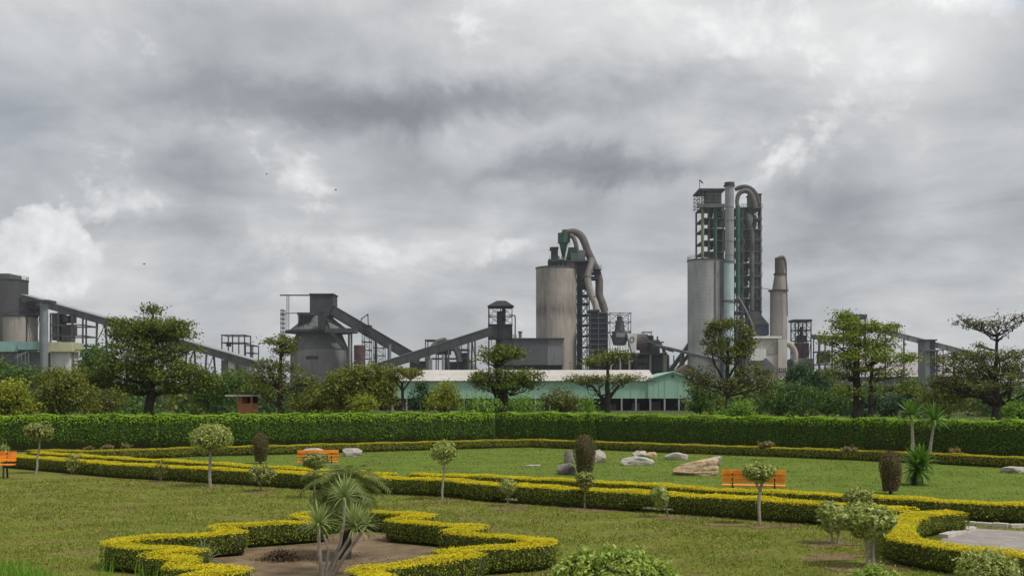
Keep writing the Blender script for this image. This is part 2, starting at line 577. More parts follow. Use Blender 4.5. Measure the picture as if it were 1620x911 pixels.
def hedge(name, label, path, wd, h, dens, leaf, top, side, closed=False, group=None, z0=.04, gold_depth=.035, sprigs=0, lump=.015,
          cat='hedge', seed=1, skip=0.0, near_boost=None):
    rng = np.random.default_rng(seed)
    p = resample(path, .1, closed)
    n = len(p)
    if closed:
        tan = np.roll(p, -1, 0) - np.roll(p, 1, 0)
    else:
        tan = np.gradient(p, axis=0)
    tan = unit(tan)
    nor = np.stack([-tan[:, 1], tan[:, 0]], 1)
    ph = rng.random(6) * 6.28
    sl = np.arange(n) * .1

    def wob(s, k=0):
        return lump * (np.sin(s * 1.9 + ph[k]) + .7 * np.sin(s * 4.3 + ph[k + 1]) + .5 * np.sin(s * 9.1 + ph[k + 2]))
    org = (float(p[n // 2][0]), float(p[n // 2][1]), 0)
    root = thing(name, label, cat, org, group)
    # woody core, a little inside the leaves
    cw, ch = wd / 2 - .07, h - .035
    prof = [(-cw, z0), (-cw * 1.02, ch * .6), (-cw * .85, ch), (cw * .85, ch), (cw * 1.02, ch * .6), (cw, z0)]
    K = len(prof)
    V = np.zeros((n, K, 3))
    for k, (o_, z_) in enumerate(prof):
        V[:, k, :2] = p + nor * (o_ + np.sign(o_) * wob(sl, 0 if o_ < 0 else 3)[:, None] * .6)
        V[:, k, 2] = z_
        if skip and z_ == z0:
            V[:, k, 2] = np.where((np.sin(sl * 1.3 + ph[4]) + np.sin(sl * 3.1 + ph[5]) > .75) & (sl > .42 * sl[-1]), z0, .015)
    idx = np.arange(n * K).reshape(n, K)
    nx = np.roll(idx, -1, 0) if closed else idx[1:]
    cu = idx if closed else idx[:-1]
    fs = []
    for k in range(K):
        k2 = (k + 1) % K
        fs.append(np.stack([cu[:, k], cu[:, k2], nx[:, k2], nx[:, k]], 1))
    fs = np.concatenate(fs)
    if not closed:
        for e in (idx[0], idx[-1]):
            fs = np.vstack([fs, [e[0], e[1], e[4], e[5]], [e[1], e[2], e[3], e[4]]])
    cm = np.zeros(len(fs), int)
    per_k = n if closed else n - 1
    cm[2 * per_k:3 * per_k] = 1
    np_mesh('stems', V.reshape(-1, 3), fs, [M['twig'], M['inner_lime'] if top is M['tall_top'] else M['inner_gold']], cm, parent=root)
    # leaves
    L = n * .1
    tw_ = 1.7                                  # denser growth on the clipped top
    per = wd * tw_ + 2 * (h - .06)
    N_ = int(L * per * dens)
    if near_boost:
        N_ = int(N_ * near_boost)
    s = rng.random(N_) * (n if closed else n - 1)
    i0 = s.astype(int)
    fr = (s - i0)[:, None]
    i1 = (i0 + 1) % n
    c = p[i0] * (1 - fr) + p[i1] * fr
    nn = unit(nor[i0] * (1 - fr) + nor[i1] * fr)
    u = rng.random(N_) * per
    hh = h - .06
    u = np.where(u < hh, u, np.where(u < hh + wd * tw_, hh + (u - hh) / tw_, u - wd * (tw_ - 1)))
    off = np.where(u < hh, -wd / 2, np.where(u < hh + wd, u - hh - wd / 2, wd / 2))
    z = np.where(u < hh, .06 + u, np.where(u < hh + wd, h, h - (u - hh - wd)))
    # rounded shoulders
    ed = np.clip((np.abs(off) - (wd / 2 - .09)) / .09, 0, 1)
    zz = z - np.where((u >= hh) & (u < hh + wd), ed ** 2 * .025, 0)
    sh = np.clip((z - (h - .09)) / .09, 0, 1)
    off = off * np.where((u < hh) | (u > hh + wd), 1 - sh ** 2 * .06, 1)
    # looser foot with gaps
    foot = np.clip(1 - z / (.35 * h), 0, 1)
    off = off * (1 - .25 * foot)
    deep = rng.random(N_) ** 2 * .05
    wv = np.where(off < 0, wob(s * .1, 0), wob(s * .1, 3))
    off = off + np.sign(off) * (wv * (z > .1) - deep * (np.abs(off) > wd / 2 - .12))
    topz = (u >= hh) & (u < hh + wd)
    zz = zz + np.where(topz, lump * 1.0 * np.sin(s * .21 + ph[1]) + rng.normal(size=N_) * .009 + lump * .7 * np.sin(s * .57 + ph[3]), 0)
    pts = np.column_stack([c + nn * off[:, None], zz])
    nr = np.column_stack([nn * np.sign(off)[:, None] * (~topz)[:, None], topz * 1.0 + .15])
    keep = rng.random(N_) > foot * .75
    if skip:
        gap = (np.sin(s * .37 + ph[4]) + np.sin(s * .83 + ph[5]) > .6) & (z < .35 * h)
        keep &= ~(gap & (rng.random(N_) < skip))
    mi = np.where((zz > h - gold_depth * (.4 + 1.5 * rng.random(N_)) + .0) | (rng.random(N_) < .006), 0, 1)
    # end faces
    if not closed:
        for e, sg in ((0, -1), (n - 1, 1)):
            q = int(wd * h * dens)
            a_ = (rng.random(q) - .5) * wd
            zb = .06 + rng.random(q) * (h - .06)
            pe = np.column_stack([p[e] + nor[e] * a_[:, None] + tan[e] * sg * .06, zb])
            ne = np.column_stack([np.tile(tan[e] * sg, (q, 1)), np.full(q, .2)])
            pts, nr, keep = np.vstack([pts, pe]), np.vstack([nr, ne]), np.concatenate([keep, np.ones(q, bool)])
            mi = np.concatenate([mi, np.where(zb > h - gold_depth * (.4 + 1.5 * rng.random(q)), 0, 1)])
    if sprigs:
        q = int(L * sprigs)
        ii = rng.integers(0, n, q)
        a_ = (rng.random(q) - .5) * wd
        k = 9
        base = np.column_stack([p[ii] + nor[ii] * a_[:, None], np.full(q, h)])
        hs = rng.random(q) ** 2.2 * .30 + .04
        pp = np.repeat(base, k, 0) + np.column_stack([rng.normal(size=(q * k, 2)) * .05, rng.random(q * k) * np.repeat(hs, k)])
        pts, nr = np.vstack([pts, pp]), np.vstack([nr, np.tile([0, 0, 1.0], (q * k, 1))])
        keep, mi = np.concatenate([keep, np.ones(q * k, bool)]), np.concatenate([mi, np.zeros(q * k, int)])
    pts, nr, mi = pts[keep], nr[keep], mi[keep]
    gold = mi == 0
    v, f = leaf_quads(pts[gold], nr[gold] + (0, 0, .7), leaf, .62, .4, rng)
    v2, f2 = leaf_quads(pts[~gold], nr[~gold], leaf, .55, .7, rng)
    np_mesh('foliage', np.vstack([v, v2]), np.vstack([f, f2 + len(v)]), [top, side], np.concatenate([np.zeros(len(f), int), np.ones(len(f2), int)]), parent=root)
    return root


HG = 'low golden topped hedges of the formal garden'
hedge('low_hedge', 'long near border hedge with golden top running past the small standard trees', Aw, .8, .46, 1250, .021, M['gold'], M['hedge_green'],
      seed=2, group=HG, z0=.13, skip=.6)
hedge('low_hedge', 'golden topped hedge behind the near border, left run ending beside the palm', BLw, .7, .42, 850, .024, M['gold'], M['hedge_green'], seed=3, group=HG)
hedge('low_hedge', 'golden topped hedge in front of the orange bench and boulders, right run', BRw, .7, .42, 1250, .021, M['gold'], M['hedge_green'], seed=4, group=HG)
hedge('low_hedge', 'low hedge along the back of the inner lawn, at the foot of the tall hedge', Cw, .7, .42, 600, .028, M['gold_dull'], M['hedge_mid'], seed=5, group=HG,
      gold_depth=.04)
SC = np.array((-2.94, 17.75))
half = [(3.48, .02), (3.36, .36), (1.85, 1.3), (2.35, 2.0), (.68, 3.05), (1.28, 3.85), (.5, 4.5), (0, 4.68)]
star = half + [(-x, y) for x, y in half[-2::-1]]
star += [(-3.36, -.30), (-1.85, -.95), (-2.4, -1.5), (-1.75, -1.8), (-1.72, -2.45), (-.75, -2.75), (-1.3, -3.5), (-.5, -4.1), (0, -4.3),
         (.5, -4.1), (1.3, -3.5), (.85, -2.75), (2.4, -1.42), (1.85, -.95), (3.36, -.30)]
# dedupe while walking round
walk = []
for q in star:
    if not walk or np.hypot(q[0] - walk[-1][0], q[1] - walk[-1][1]) > .05:
        walk.append(q)
ang = walk
STAR = np.array(ang) + SC
sheet('planting_bed', [tuple(np.array(q) * .93 + SC) for q in ang], .004, M['soil'])
hedge('star_hedge', 'star shaped golden hedge round the bare bed with the palm', STAR, .46, .42, 2300, .0155, M['gold'], M['hedge_green'],
      closed=True, seed=6, group=HG)
RS = np.array([T(*q) for q in [(1512, 808), (1470, 810), (1437, 816), (1420, 828), (1418, 842), (1440, 852), (1480, 858), (1540, 866), (1620, 876)]] + [(8.7, 15.4), (9.6, 14.8)])
hedge('curved_hedge', 'golden hedge curving round the paved corner at lower right', soften(RS, 2), .62, .42, 2100, .0165, M['gold'], M['hedge_green'], seed=7, group=HG)
TG = 'tall clipped green hedges closing off the garden'
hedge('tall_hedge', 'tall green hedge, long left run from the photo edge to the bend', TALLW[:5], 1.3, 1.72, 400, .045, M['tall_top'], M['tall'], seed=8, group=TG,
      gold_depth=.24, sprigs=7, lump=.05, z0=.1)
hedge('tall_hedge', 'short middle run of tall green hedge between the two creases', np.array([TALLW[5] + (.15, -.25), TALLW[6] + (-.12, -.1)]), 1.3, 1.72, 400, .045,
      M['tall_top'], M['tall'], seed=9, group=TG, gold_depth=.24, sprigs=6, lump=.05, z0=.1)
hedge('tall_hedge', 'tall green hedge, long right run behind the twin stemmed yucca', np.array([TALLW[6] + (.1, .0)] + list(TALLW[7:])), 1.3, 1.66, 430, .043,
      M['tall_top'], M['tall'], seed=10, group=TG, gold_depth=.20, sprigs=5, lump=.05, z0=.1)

# paving and kerb inside the curved hedge at lower right
pv = [G(1478, 862).xy, G(1500, 846).xy, G(1545, 836).xy, G(1660, 842).xy, (14, 19), (13, 15), (9.2, 15.1)]
sheet('pavement', pv, .006, M['paving'])
pave = bpy.data.objects['pavement']
def kerbrow(a, b, n, wd=.15, h=.08):
    a, b = Vector((a[0], a[1], 0)), Vector((b[0], b[1], 0))
    d = (b - a) / n
    for i in range(n):
        mbk = MB()
        jit = random.uniform(-.012, .012)
        mbk.beam(a + d * i + d.normalized() * .012 + Z * (h / 2 + jit), a + d * (i + 1) - d.normalized() * .012 + Z * (h / 2 + jit), wd, h)
        ORG['pavement'] = Vector(pave.location)
        mbk.build('kerb_stone', M['kerb'], pave)
kerbrow(G(1519, 829), G(1596, 834), 3)
kerbrow(G(1597, 834), G(1700, 832), 4)
kerbrow(G(1492, 851), G(1538, 838), 3, .18)

# soil rings under young trees
SOILS = [((333, 771), .5), ((413, 778), .55), ((120, 751), .35), ((256, 764), .6), ((700, 793), .5), ((803, 803), .7), ((928, 806), .8), ((1055, 819), .6),
         ((1201, 831), .75), ((1316, 860), .55), ((1324, 880), .65), ((1375, 897), .6), ((900, 745), .3), ((440, 880), .6)]
for i, ((x, y), r) in enumerate(SOILS):
    g = G(x, y)
    sheet('soil_patch', blob(g.x, g.y, r, r * .7, 40, .5, i), .008, M['red_soil'])

# ------------------------------------------------------------------ lawn grass blades
def in_poly(px, py, poly):
    poly = np.asarray(poly)
    inside = np.zeros(len(px), bool)
    j = len(poly) - 1
    for i in range(len(poly)):
        xi, yi = poly[i]
        xj, yj = poly[j]
        c = ((yi > py) != (yj > py)) & (px < (xj - xi) * (py - yi) / (yj - yi + 1e-12) + xi)
        inside ^= c
        j = i
    return inside


def grass(name, n, d0, d1, hmin, hmax, mat, wbase=.011, poly=None, notin=(), seed=3, pw=1.0):
    rng = np.random.default_rng(seed)
    d = d0 + (d1 - d0) * rng.random(n) ** pw
    x = (rng.random(n) - .5) * 1.08 * d * 1620 / F
    ok = np.ones(n, bool)
    if poly is not None:
        ok &= in_poly(x, d, poly)
    for q in notin:
        ok &= ~in_poly(x, d, q)
    x, d = x[ok], d[ok]
    n = len(x)
    # tufts: thin out where a slow noise is low
    dn = np.sin(x * 2.1 + 1.3 * np.sin(d * 1.7)) + np.sin(d * 3.3 + 2 * np.sin(x * 1.1))
    ok = rng.random(n) < .55 + .25 * dn
    x, d = x[ok], d[ok]
    n = len(x)
    h = hmin + (hmax - hmin) * rng.random(n) ** 2
    a = rng.random(n) * 6.28
    wv = np.column_stack([np.cos(a), np.sin(a), np.zeros(n)]) * (wbase * (.7 + .6 * rng.random(n)) * d / 18)[:, None]
    ln = rng.normal(size=(n, 2)) * .6
    b = np.column_stack([x, d, np.full(n, .004)])
    tip = b + np.column_stack([ln * h[:, None], h])
    v = np.stack([b - wv, b + wv, tip], 1).reshape(-1, 3)
    o = np_mesh(name, v, np.arange(3 * n).reshape(n, 3), [mat], org=(0, 20, 0))
    return tag(o, 'short grass of the lawn between the hedges', 'grass', kind='stuff')


bedpoly = np.array([np.array(q) * .97 + SC for q in ang])
rockpave = [tuple(q) for q in pv]
innerpoly = np.array([tuple(p) for p in BLw] + [tuple(p) for p in BRw] + [tuple(p) for p in Cw[::-1]])
tag(grass('lawn_grass', 230000, 14.5, 36, .018, .055, M['grass_blade'], .0115, notin=[bedpoly, rockpave, innerpoly], pw=1.25),
    'olive mown grass of the front lawn round the star hedge', 'grass')
M['grass_in'] = leafmat('inner_blade', [(.09, .15, .02), (.13, .19, .03), (.17, .22, .045), (.08, .13, .018)], None, .5, .3, .8)
tag(grass('inner_grass', 90000, 22, 57, .015, .045, M['grass_in'], .010, poly=innerpoly, seed=5),
    'bright green grass of the inner lawn round the boulders', 'grass')

# tall grass at the lower left corner
def tufts(name, label, spots, mat, seed):
    rng = np.random.default_rng(seed)
    V = []
    for (x, y, n, h, sp) in spots:
        g = G(x, y)
        for _ in range(n):
            b = np.array((g.x + rng.normal() * sp, g.y + rng.normal() * sp * .5, 0))
            hh = h * (.55 + .55 * rng.random())
            lean = rng.normal(size=2) * .22 * hh
            a = rng.random() * 3.14
            wv = np.array((math.cos(a), math.sin(a) * .3, 0)) * .007
            m1 = b + np.array((lean[0] * .3, lean[1] * .3, hh * .55))
            tp = b + np.array((lean[0], lean[1], hh))
            V += [b - wv, b + wv, m1 + wv * .8, m1 - wv * .8, m1 - wv * .8, m1 + wv * .8, tp + wv * .1, tp - wv * .1]
    V = np.array(V)
    o = np_mesh(name, V, np.arange(len(V)).reshape(-1, 4), [mat], org=tuple(V[0]))
    return tag(o, label, 'grass', kind='stuff')


tufts('tall_grass', 'tall bright grass blades in the lower left corner',
      [(10, 915, 130, .30, .22), (45, 920, 120, .26, .22), (80, 925, 60, .22, .2), (25, 930, 120, .36, .3), (5, 900, 40, .2, .2)], M['grass_bright'], 4)
tufts('tall_grass', 'stray green grass stalks in front of the star hedge left tip',
      [(172, 932, 12, .62, .03), (222, 935, 14, .58, .05), (247, 935, 8, .45, .03), (160, 925, 7, .35, .03)], M['grass_bright'], 6)
# ------------------------------------------------------------------ small clipped trees and shrubs
def crown_leaves(parts, n, leaf, seed, shell=.35, jit=.7, aspect=.5, sprigs=0, sl=.12):
    """leaves on and just inside ellipsoids: (centre, rx, ry, rz, weight)"""
    rng = np.random.default_rng(seed)
    wsum = sum(q[4] for q in parts)
    P_, N_ = [], []
    for (c, rx, ry, rz, wt_) in parts:
        k = int(n * wt_ / wsum)
        d = unit(rng.normal(size=(k, 3)))
        lump = 1 + .10 * np.sin(d[:, 0] * 5 + seed) * np.sin(d[:, 2] * 6 + d[:, 1] * 4 + seed)
        r = (1 - shell * rng.random(k) ** 1.6) * lump
        P_.append(np.array(c) + d * r[:, None] * np.array((rx, ry, rz)))
        N_.append(d / np.array((rx, ry, rz)))
        q = int(sprigs * wt_ / wsum)
        if q:                                   # young shoots that stick out of the clipped outline
            e = unit(rng.normal(size=(q, 3)) * (1, 1, .6) + (0, 0, .55))
            ln = sl * rng.random(q) ** 1.5
            t_ = rng.random((q, 7))
            b_ = np.array(c) + e * np.array((rx, ry, rz)) * .95
            dirs = unit(e + (0, 0, .5) + rng.normal(size=(q, 3)) * .25)
            pp = b_[:, None, :] + dirs[:, None, :] * (t_ * ln[:, None])[:, :, None] + rng.normal(size=(q, 7, 3)) * leaf * .5
            P_.append(pp.reshape(-1, 3))
            N_.append(np.repeat(dirs + (0, 0, .3), 7, 0))
    return leaf_quads(np.vstack(P_), unit(np.vstack(N_)), leaf, aspect, jit, rng)


def core_ball(c, rx, ry, rz, mat, parent, name='twigs', k=.72):
    mb_ = MB()
    c = Vector(c)
    prof = []
    for i in range(9):
        a = -math.pi / 2 + math.pi * i / 8
        prof.append((max(math.cos(a), .02), math.sin(a)))
    n = 14
    vs, fs = [], []
    for r_, z_ in prof:
        for j in range(n):
            t_ = 2 * math.pi * j / n
            vs.append(c + Vector((rx * k * r_ * math.cos(t_), ry * k * r_ * math.sin(t_), rz * k * z_)))
    for i in range(8):
        for j in range(n):
            fs.append((i * n + j, i * n + (j + 1) % n, (i + 1) * n + (j + 1) % n, (i + 1) * n + j))
    mb_.add(vs, fs)
    return mb_.build(name, mat, parent, smooth=True)


def standard(label, base, crowns, leafm, n, leaf=.03, trunk=None, tr=.024, bark='bark_pale', cat='small tree', name='standard_tree',
             group='small clipped trees of the garden', core=True, D=None, shell=.35, seed=0, jit=.7):
    """crowns: (px x, px y, px rx, px ry); trunk: list of pixel polylines"""
    g = G(*base)
    D = D or g.y
    s = D / F
    root = thing(name, label, cat, (g.x, g.y, 0), group)
    parts = []
    for (cx, cy, rx, ry) in crowns:
        c = P(cx, cy, D)
        parts.append((tuple(c), rx * s, rx * s * .95, ry * s, rx * ry))
        if core:
            core_ball(c, rx * s, rx * s * .95, ry * s, M['twig'], root)
    v, f = crown_leaves(parts, int(n * .62), leaf * 1.3, seed or int(base[0]), shell, jit, .5, int(n * .02), .10)
    np_mesh('crown', v, f, [leafm], parent=root)
    if trunk is None:
        trunk = [[base, (crowns[0][0], crowns[0][1])]]
    for pl in trunk:
        pts = [P(x, min(y, gy(D)), D) for x, y in pl]
        pts[0].z = max(pts[0].z, 0) if pl[0][1] < gy(D) - 1 else -.02
        q = []
        for i in range(len(pts) - 1):
            for t_ in (0, .5):
                q.append(pts[i].lerp(pts[i + 1], t_) + Vector((random.uniform(-1, 1), random.uniform(-1, 1), 0)) * tr * .5)
        q.append(pts[-1])
        mb_ = MB()
        mb_.tube(q, [tr * .8 * (1.15 - .4 * i / len(q)) for i in range(len(q))], 7)
        mb_.build('trunk', M[bark], root, smooth=True)
    # a few bare forks under the crown
    mb_ = MB()
    rr = random.Random(int(base[0]))
    cx, cy, rx, ry = crowns[0]
    st = P(trunk[0][-1][0], min(cy + ry * 1.05, trunk[0][0][1]), D)
    for _ in range(6):
        e = P(cx + rr.uniform(-.7, .7) * rx, cy + rr.uniform(-.2, .5) * ry, D) + Vector((0, rr.uniform(-.5, .5) * rx * s, 0))
        mb_.tube([st, st.lerp(e, .5) + Vector((0, 0, -.01)), e], [tr * .5, tr * .35, tr * .15], 5, False)
    mb_.build('branches', M[bark], root, smooth=True)
    return root


standard('umbrella headed small tree with leaning white trunk beside the left bench', (58, 749), [(61, 683, 22, 14), (50, 680, 12, 10), (72, 686, 12, 11)],
         M['leaf_grey'], 2200, .035, [[(58, 749), (60, 725), (63, 695)]], .045, seed=3)
standard('thin grey green shrub with stubby stem, right of the leaning white trunk', (120, 750), [(120, 733, 15, 16), (118, 742, 9, 10)], M['leaf_grey'], 900, .032,
         core=False, bark='bark_grey', shell=.8, cat='shrub', name='shrub')
standard('sparse twiggy shrub in front of hedge, left of the dome headed tree', (255, 762), [(255, 742, 13, 17)], M['leaf_sparse'], 420, .03, core=False, bark='bark_grey', shell=.9,
         cat='shrub', name='shrub')
standard('lollipop tree with big dome shaped green crown and white trunk', (333, 770), [(335, 694, 33, 21), (335, 686, 27, 16)], M['leaf_varieg'], 6000, .027,
         [[(333, 770), (332, 735), (334, 705)]], .055)
standard('small loose standard tree in front of the near hedge, right of the dome headed tree', (413, 777), [(413, 749, 19, 14), (404, 745, 11, 10), (423, 752, 11, 12)], M['leaf_grey'], 1500, .03,
         core=False, bark='bark_grey', shell=.8)
standard('flat topped clipped green ball on a stem behind the palm, before the half hidden bench', (497, 788), [(499, 728, 21, 11), (499, 733, 17, 9)], M['leaf_grey'], 3200, .024, None, .03,
         bark='bark_grey')
standard('small tree with pale variegated ball crown on a slim white trunk, mid garden', (699, 791), [(702, 712, 19, 15), (691, 718, 12, 10), (714, 718, 12, 10), (703, 726, 12, 10)],
         M['leaf_varieg'], 2400, .028, [[(699, 791), (701, 760), (703, 728)]], .035, core=False, shell=.75)
standard('little sapling with wispy pale crown, between the slim white trunk and the purple bush', (803, 801), [(803, 764, 13, 9), (799, 773, 8, 8), (808, 774, 8, 8)], M['leaf_varieg'], 620, .03,
         [[(803, 801), (803, 780)]], .025, core=False, bark='bark_grey', shell=.9)
standard('small round headed tree on thin stem, in front of the purple brown bush', (926, 804), [(926, 757, 15, 11), (926, 765, 11, 8)], M['leaf_grey'], 1700, .025,
         [[(926, 804), (926, 775)]], .03)
standard('leaning sapling with loose pale leaves right of the purple bush', (1056, 818), [(1043, 780, 15, 12), (1046, 795, 12, 12)], M['leaf_varieg'], 950, .03,
         [[(1056, 818), (1053, 800), (1046, 785)]], .025, core=False, bark='bark_grey', shell=.9)
standard('small tree with forked pale trunk and round crown in front of the orange bench', (1201, 829), [(1200, 745, 24, 12), (1200, 753, 19, 11), (1186, 746, 12, 10), (1214, 746, 12, 10)],
         M['leaf_varieg'], 3000, .026, [[(1201, 829), (1202, 800), (1201, 776), (1192, 752)], [(1201, 790), (1205, 770), (1211, 752)]], .04)
standard('pale bushy shrub standing behind the big variegated tree at right', (1358, 838), [(1358, 783, 23, 11), (1358, 792, 20, 11)], M['leaf_varieg'], 3000, .026, None, .04, cat='shrub', name='shrub')
standard('young variegated tree half hidden left of the big variegated tree', (1317, 860), [(1322, 815, 26, 17), (1308, 806, 15, 13), (1318, 830, 16, 14)], M['leaf_varieg'], 3000, .026,
         [[(1316, 861), (1315, 840), (1318, 820)], [(1325, 880), (1327, 850), (1326, 825)]], .03, core=False, shell=.7)
standard('big variegated tree with twin pale trunk and wide leafy crown at lower right', (1376, 896), [(1372, 822, 42, 21), (1350, 820, 22, 17), (1395, 822, 22, 18), (1374, 835, 32, 18)],
         M['leaf_varieg'], 9000, .026, [[(1374, 896), (1373, 870), (1366, 838)], [(1380, 896), (1380, 865), (1386, 838)]], .035)

# low bushes along the bottom edge
def bush(label, parts_px, D, leafm, n, leaf, name='bush', cat='bush', group='leafy bushes along the lower edge', seed=1, jit=.8, shell=.3):
    s = D / F
    c0 = P(parts_px[0][0], parts_px[0][1], D)
    root = thing(name, label, cat, (c0.x, D, 0), group)
    parts = []
    for (cx, cy, rx, ry) in parts_px:
        c = P(cx, cy, D)
        parts.append((tuple(c), rx * s, rx * s * .9, ry * s, rx * ry))
        core_ball(c, rx * s, rx * s * .9, ry * s, M['twig'], root, k=.8)
    v, f = crown_leaves(parts, n, leaf, seed, shell, jit, .42, int(n * .045), .17)
    np_mesh('foliage', v, f, [leafm], parent=root)
    return root


bush('big light green bush at bottom centre, its top leaves fresh and bright', [(975, 925, 82, 52), (920, 922, 45, 48), (1035, 935, 40, 48), (985, 905, 45, 34), (940, 893, 16, 14), (1010, 893, 18, 14), (966, 882, 10, 10)], 14.2, M['leaf_lime'], 9000, .036, seed=3, jit=1.1, shell=.45)
bush('pale rounded bush at bottom right in front of the curved hedge', [(1562, 912, 45, 38), (1545, 915, 30, 34), (1582, 914, 30, 34)], 14.0, M['leaf_varieg'], 7000, .026, seed=4)
bush('yellowish bush top showing at the bottom edge below the big variegated tree', [(1385, 938, 42, 40), (1410, 944, 34, 32)], 13.4, M['leaf_lime'], 4500, .03, seed=5, jit=1.1)

PG = 'purple brown clipped columns of the inner lawn'
def column_bush(label, base, cx, top, wpx, seed, stem=4):
    D = G(*base).y
    s = D / F
    g = G(*base)
    root = thing('column_bush', label, 'bush', (g.x, g.y, 0), PG)
    rng = np.random.default_rng(seed)
    H = (base[1] - top) * s
    x0 = (cx - 810) / F * D
    n = int(2600 * (wpx / 36) ** 1)
    t_ = rng.random(n)
    rad = wpx / 2 * s * np.where(t_ < .55, .62 + .38 * np.clip(t_ / .55, 0, 1) ** .8, np.sqrt(np.clip(1 - ((t_ - .55) / .45) ** 2.6, 0, 1)))
    a = rng.random(n) * 6.283
    k = 1 - .16 * rng.random(n) + .05 * np.sin(3 * a + 9 * t_)
    z0 = H * .07
    pts = np.column_stack([x0 + np.cos(a) * rad * k, D + np.sin(a) * rad * k, z0 + t_ * (H - z0)])
    nr = np.column_stack([np.cos(a), np.sin(a), np.clip(t_ - .45, 0, 1) * 1.6])
    v, f = leaf_quads(pts, nr, .026, .5, .8, rng)
    np_mesh('foliage', v, f, [M['leaf_purple']], parent=root)
    mb_ = MB()
    r1 = wpx / 2 * s * .8
    mb_.lathe((x0, D, 0), [(r1 * .55, z0), (r1 * .8, H * .3), (r1, H * .6), (r1 * .75, H * .85), (r1 * .2, H * .95)], 14)
    mb_.build('twigs', M['twig'], root, smooth=True)
    MB().tube([(x0, D, -.02), (x0, D, H * .3)], [.05, .04], 7).build('trunk', M['bark'], root, smooth=True)


column_bush('purple brown egg shaped clipped bush on the lawn behind the dome headed tree', (412, 733), 412, 684, 27, 3)
column_bush('tallest purple clipped bush standing among the boulders at centre', (925, 752), 925, 687, 38, 4)
column_bush('purple brown clipped column tapering to its foot, left of the dark cordyline', (1409, 781), 1409, 713, 36, 5)


# ------------------------------------------------------------------ rosettes of long blades, each blade an object
def blade_mesh(name, mat, droop, wd=.045, fold=.25):
    V, Fc = [], []
    seg = 5
    for i in range(seg + 1):
        t_ = i / seg
        ww = wd * (1 - t_ ** 2.2) * (.55 + .9 * min(t_ * 3, 1)) * .7
        z_ = t_ * math.cos(droop * t_)
        x_ = t_ * math.sin(droop * t_)
        V += [(x_, -ww, z_), (x_ - ww * fold, 0, z_), (x_, ww, z_)]
    for i in range(seg):
        for k in range(2):
            Fc.append((i * 3 + k, i * 3 + k + 1, i * 3 + 4 + k, i * 3 + 3 + k))
    me = bpy.data.meshes.new(name)
    me.from_pydata(V, [], Fc)
    me.materials.append(mat)
    return me


BL = {k: [blade_mesh('leaf', M[mn], d, wd) for d in (.03, .14, .42)] for k, mn, wd in
      (('yucca', 'blade', .034), ('dark', 'blade_dark', .075), ('agave', 'agave', .06))}


def rosette(parent, c, n, length, kind, amin=-.35, amax=1.45, seed=1):
    """blades radiate from c; elevation from amin to amax"""
    rr = random.Random(seed)
    o0 = ORG[parent.name]
    for i in range(n):
        e = amin + (amax - amin) * (i + rr.random()) / n
        a = i * 2.39996 + rr.uniform(-.3, .3)
        d = Vector((math.cos(e) * math.cos(a), math.cos(e) * math.sin(a), math.sin(e)))
        z_ = d
        y_ = Z.cross(d)
        if y_.length < .05:
            y_ = Vector((0, 1, 0))
        y_.normalize()
        x_ = y_.cross(z_)
        if x_.z > 0:                      # bend downwards
            x_, y_ = -x_, -y_
        L = length * rr.uniform(.8, 1.1) * (1 - .12 * abs(e - .6))
        m3 = Matrix((x_, y_, z_)).transposed().to_4x4()
        o = bpy.data.objects.new('leaf', BL[kind][rr.choice((0, 0, 1) if e > .6 else (0, 1, 2))])
        COL.objects.link(o)
        o.parent = parent
        o.matrix_local = Matrix.Translation(Vector(c) - o0) @ m3 @ Matrix.Diagonal((L, L, L, 1))


def px_path(pl, D, dd=0):
    return [P(x, y, D + dd * i) for i, (x, y) in enumerate(pl)]


# yucca clump with several leaning stems in the star bed
gD = 16.9
g = P(508, gy(gD), gD)
yu = thing('yucca_clump', 'clump of pale stemmed yuccas with three spiky heads inside the star hedge', 'yucca', (g.x, gD, 0), 'yuccas of the garden')
for pl, rr_, head, n, L, sd_ in [
        ([(510, 912), (506, 880), (504, 850), (505, 828)], .055, (501, 822), 95, .43, 1),
        ([(520, 912), (535, 880), (553, 850), (562, 832)], .045, (562, 826), 95, .44, 2),
        ([(524, 912), (548, 875), (568, 848), (580, 830)], .05, (578, 826), 24, .34, 3),
        ([(516, 912), (538, 860), (544, 825), (545, 785)], .045, (545, 774), 80, .43, 4),
        ([(514, 912), (520, 868), (512, 845)], .035, (512, 842), 0, .3, 5)]:
    pts = [P(x, y, gD + .25 * (i > 0) * (1 if sd_ == 4 else -.3)) for i, (x, y) in enumerate(pl)]
    pts[0] = Vector((pts[0].x, pts[0].y, -.03))
    MB().tube(pts, [rr_ * .7, rr_ * .56, rr_ * .5, rr_ * .5][:len(pts)], 9).build('stem', M['bark_pale'], yu, smooth=True)
    st_ = yu.children[-1]
    if n:
        rosette(st_, pts[-1], n, L, 'yucca', -.25, 1.4, sd_)

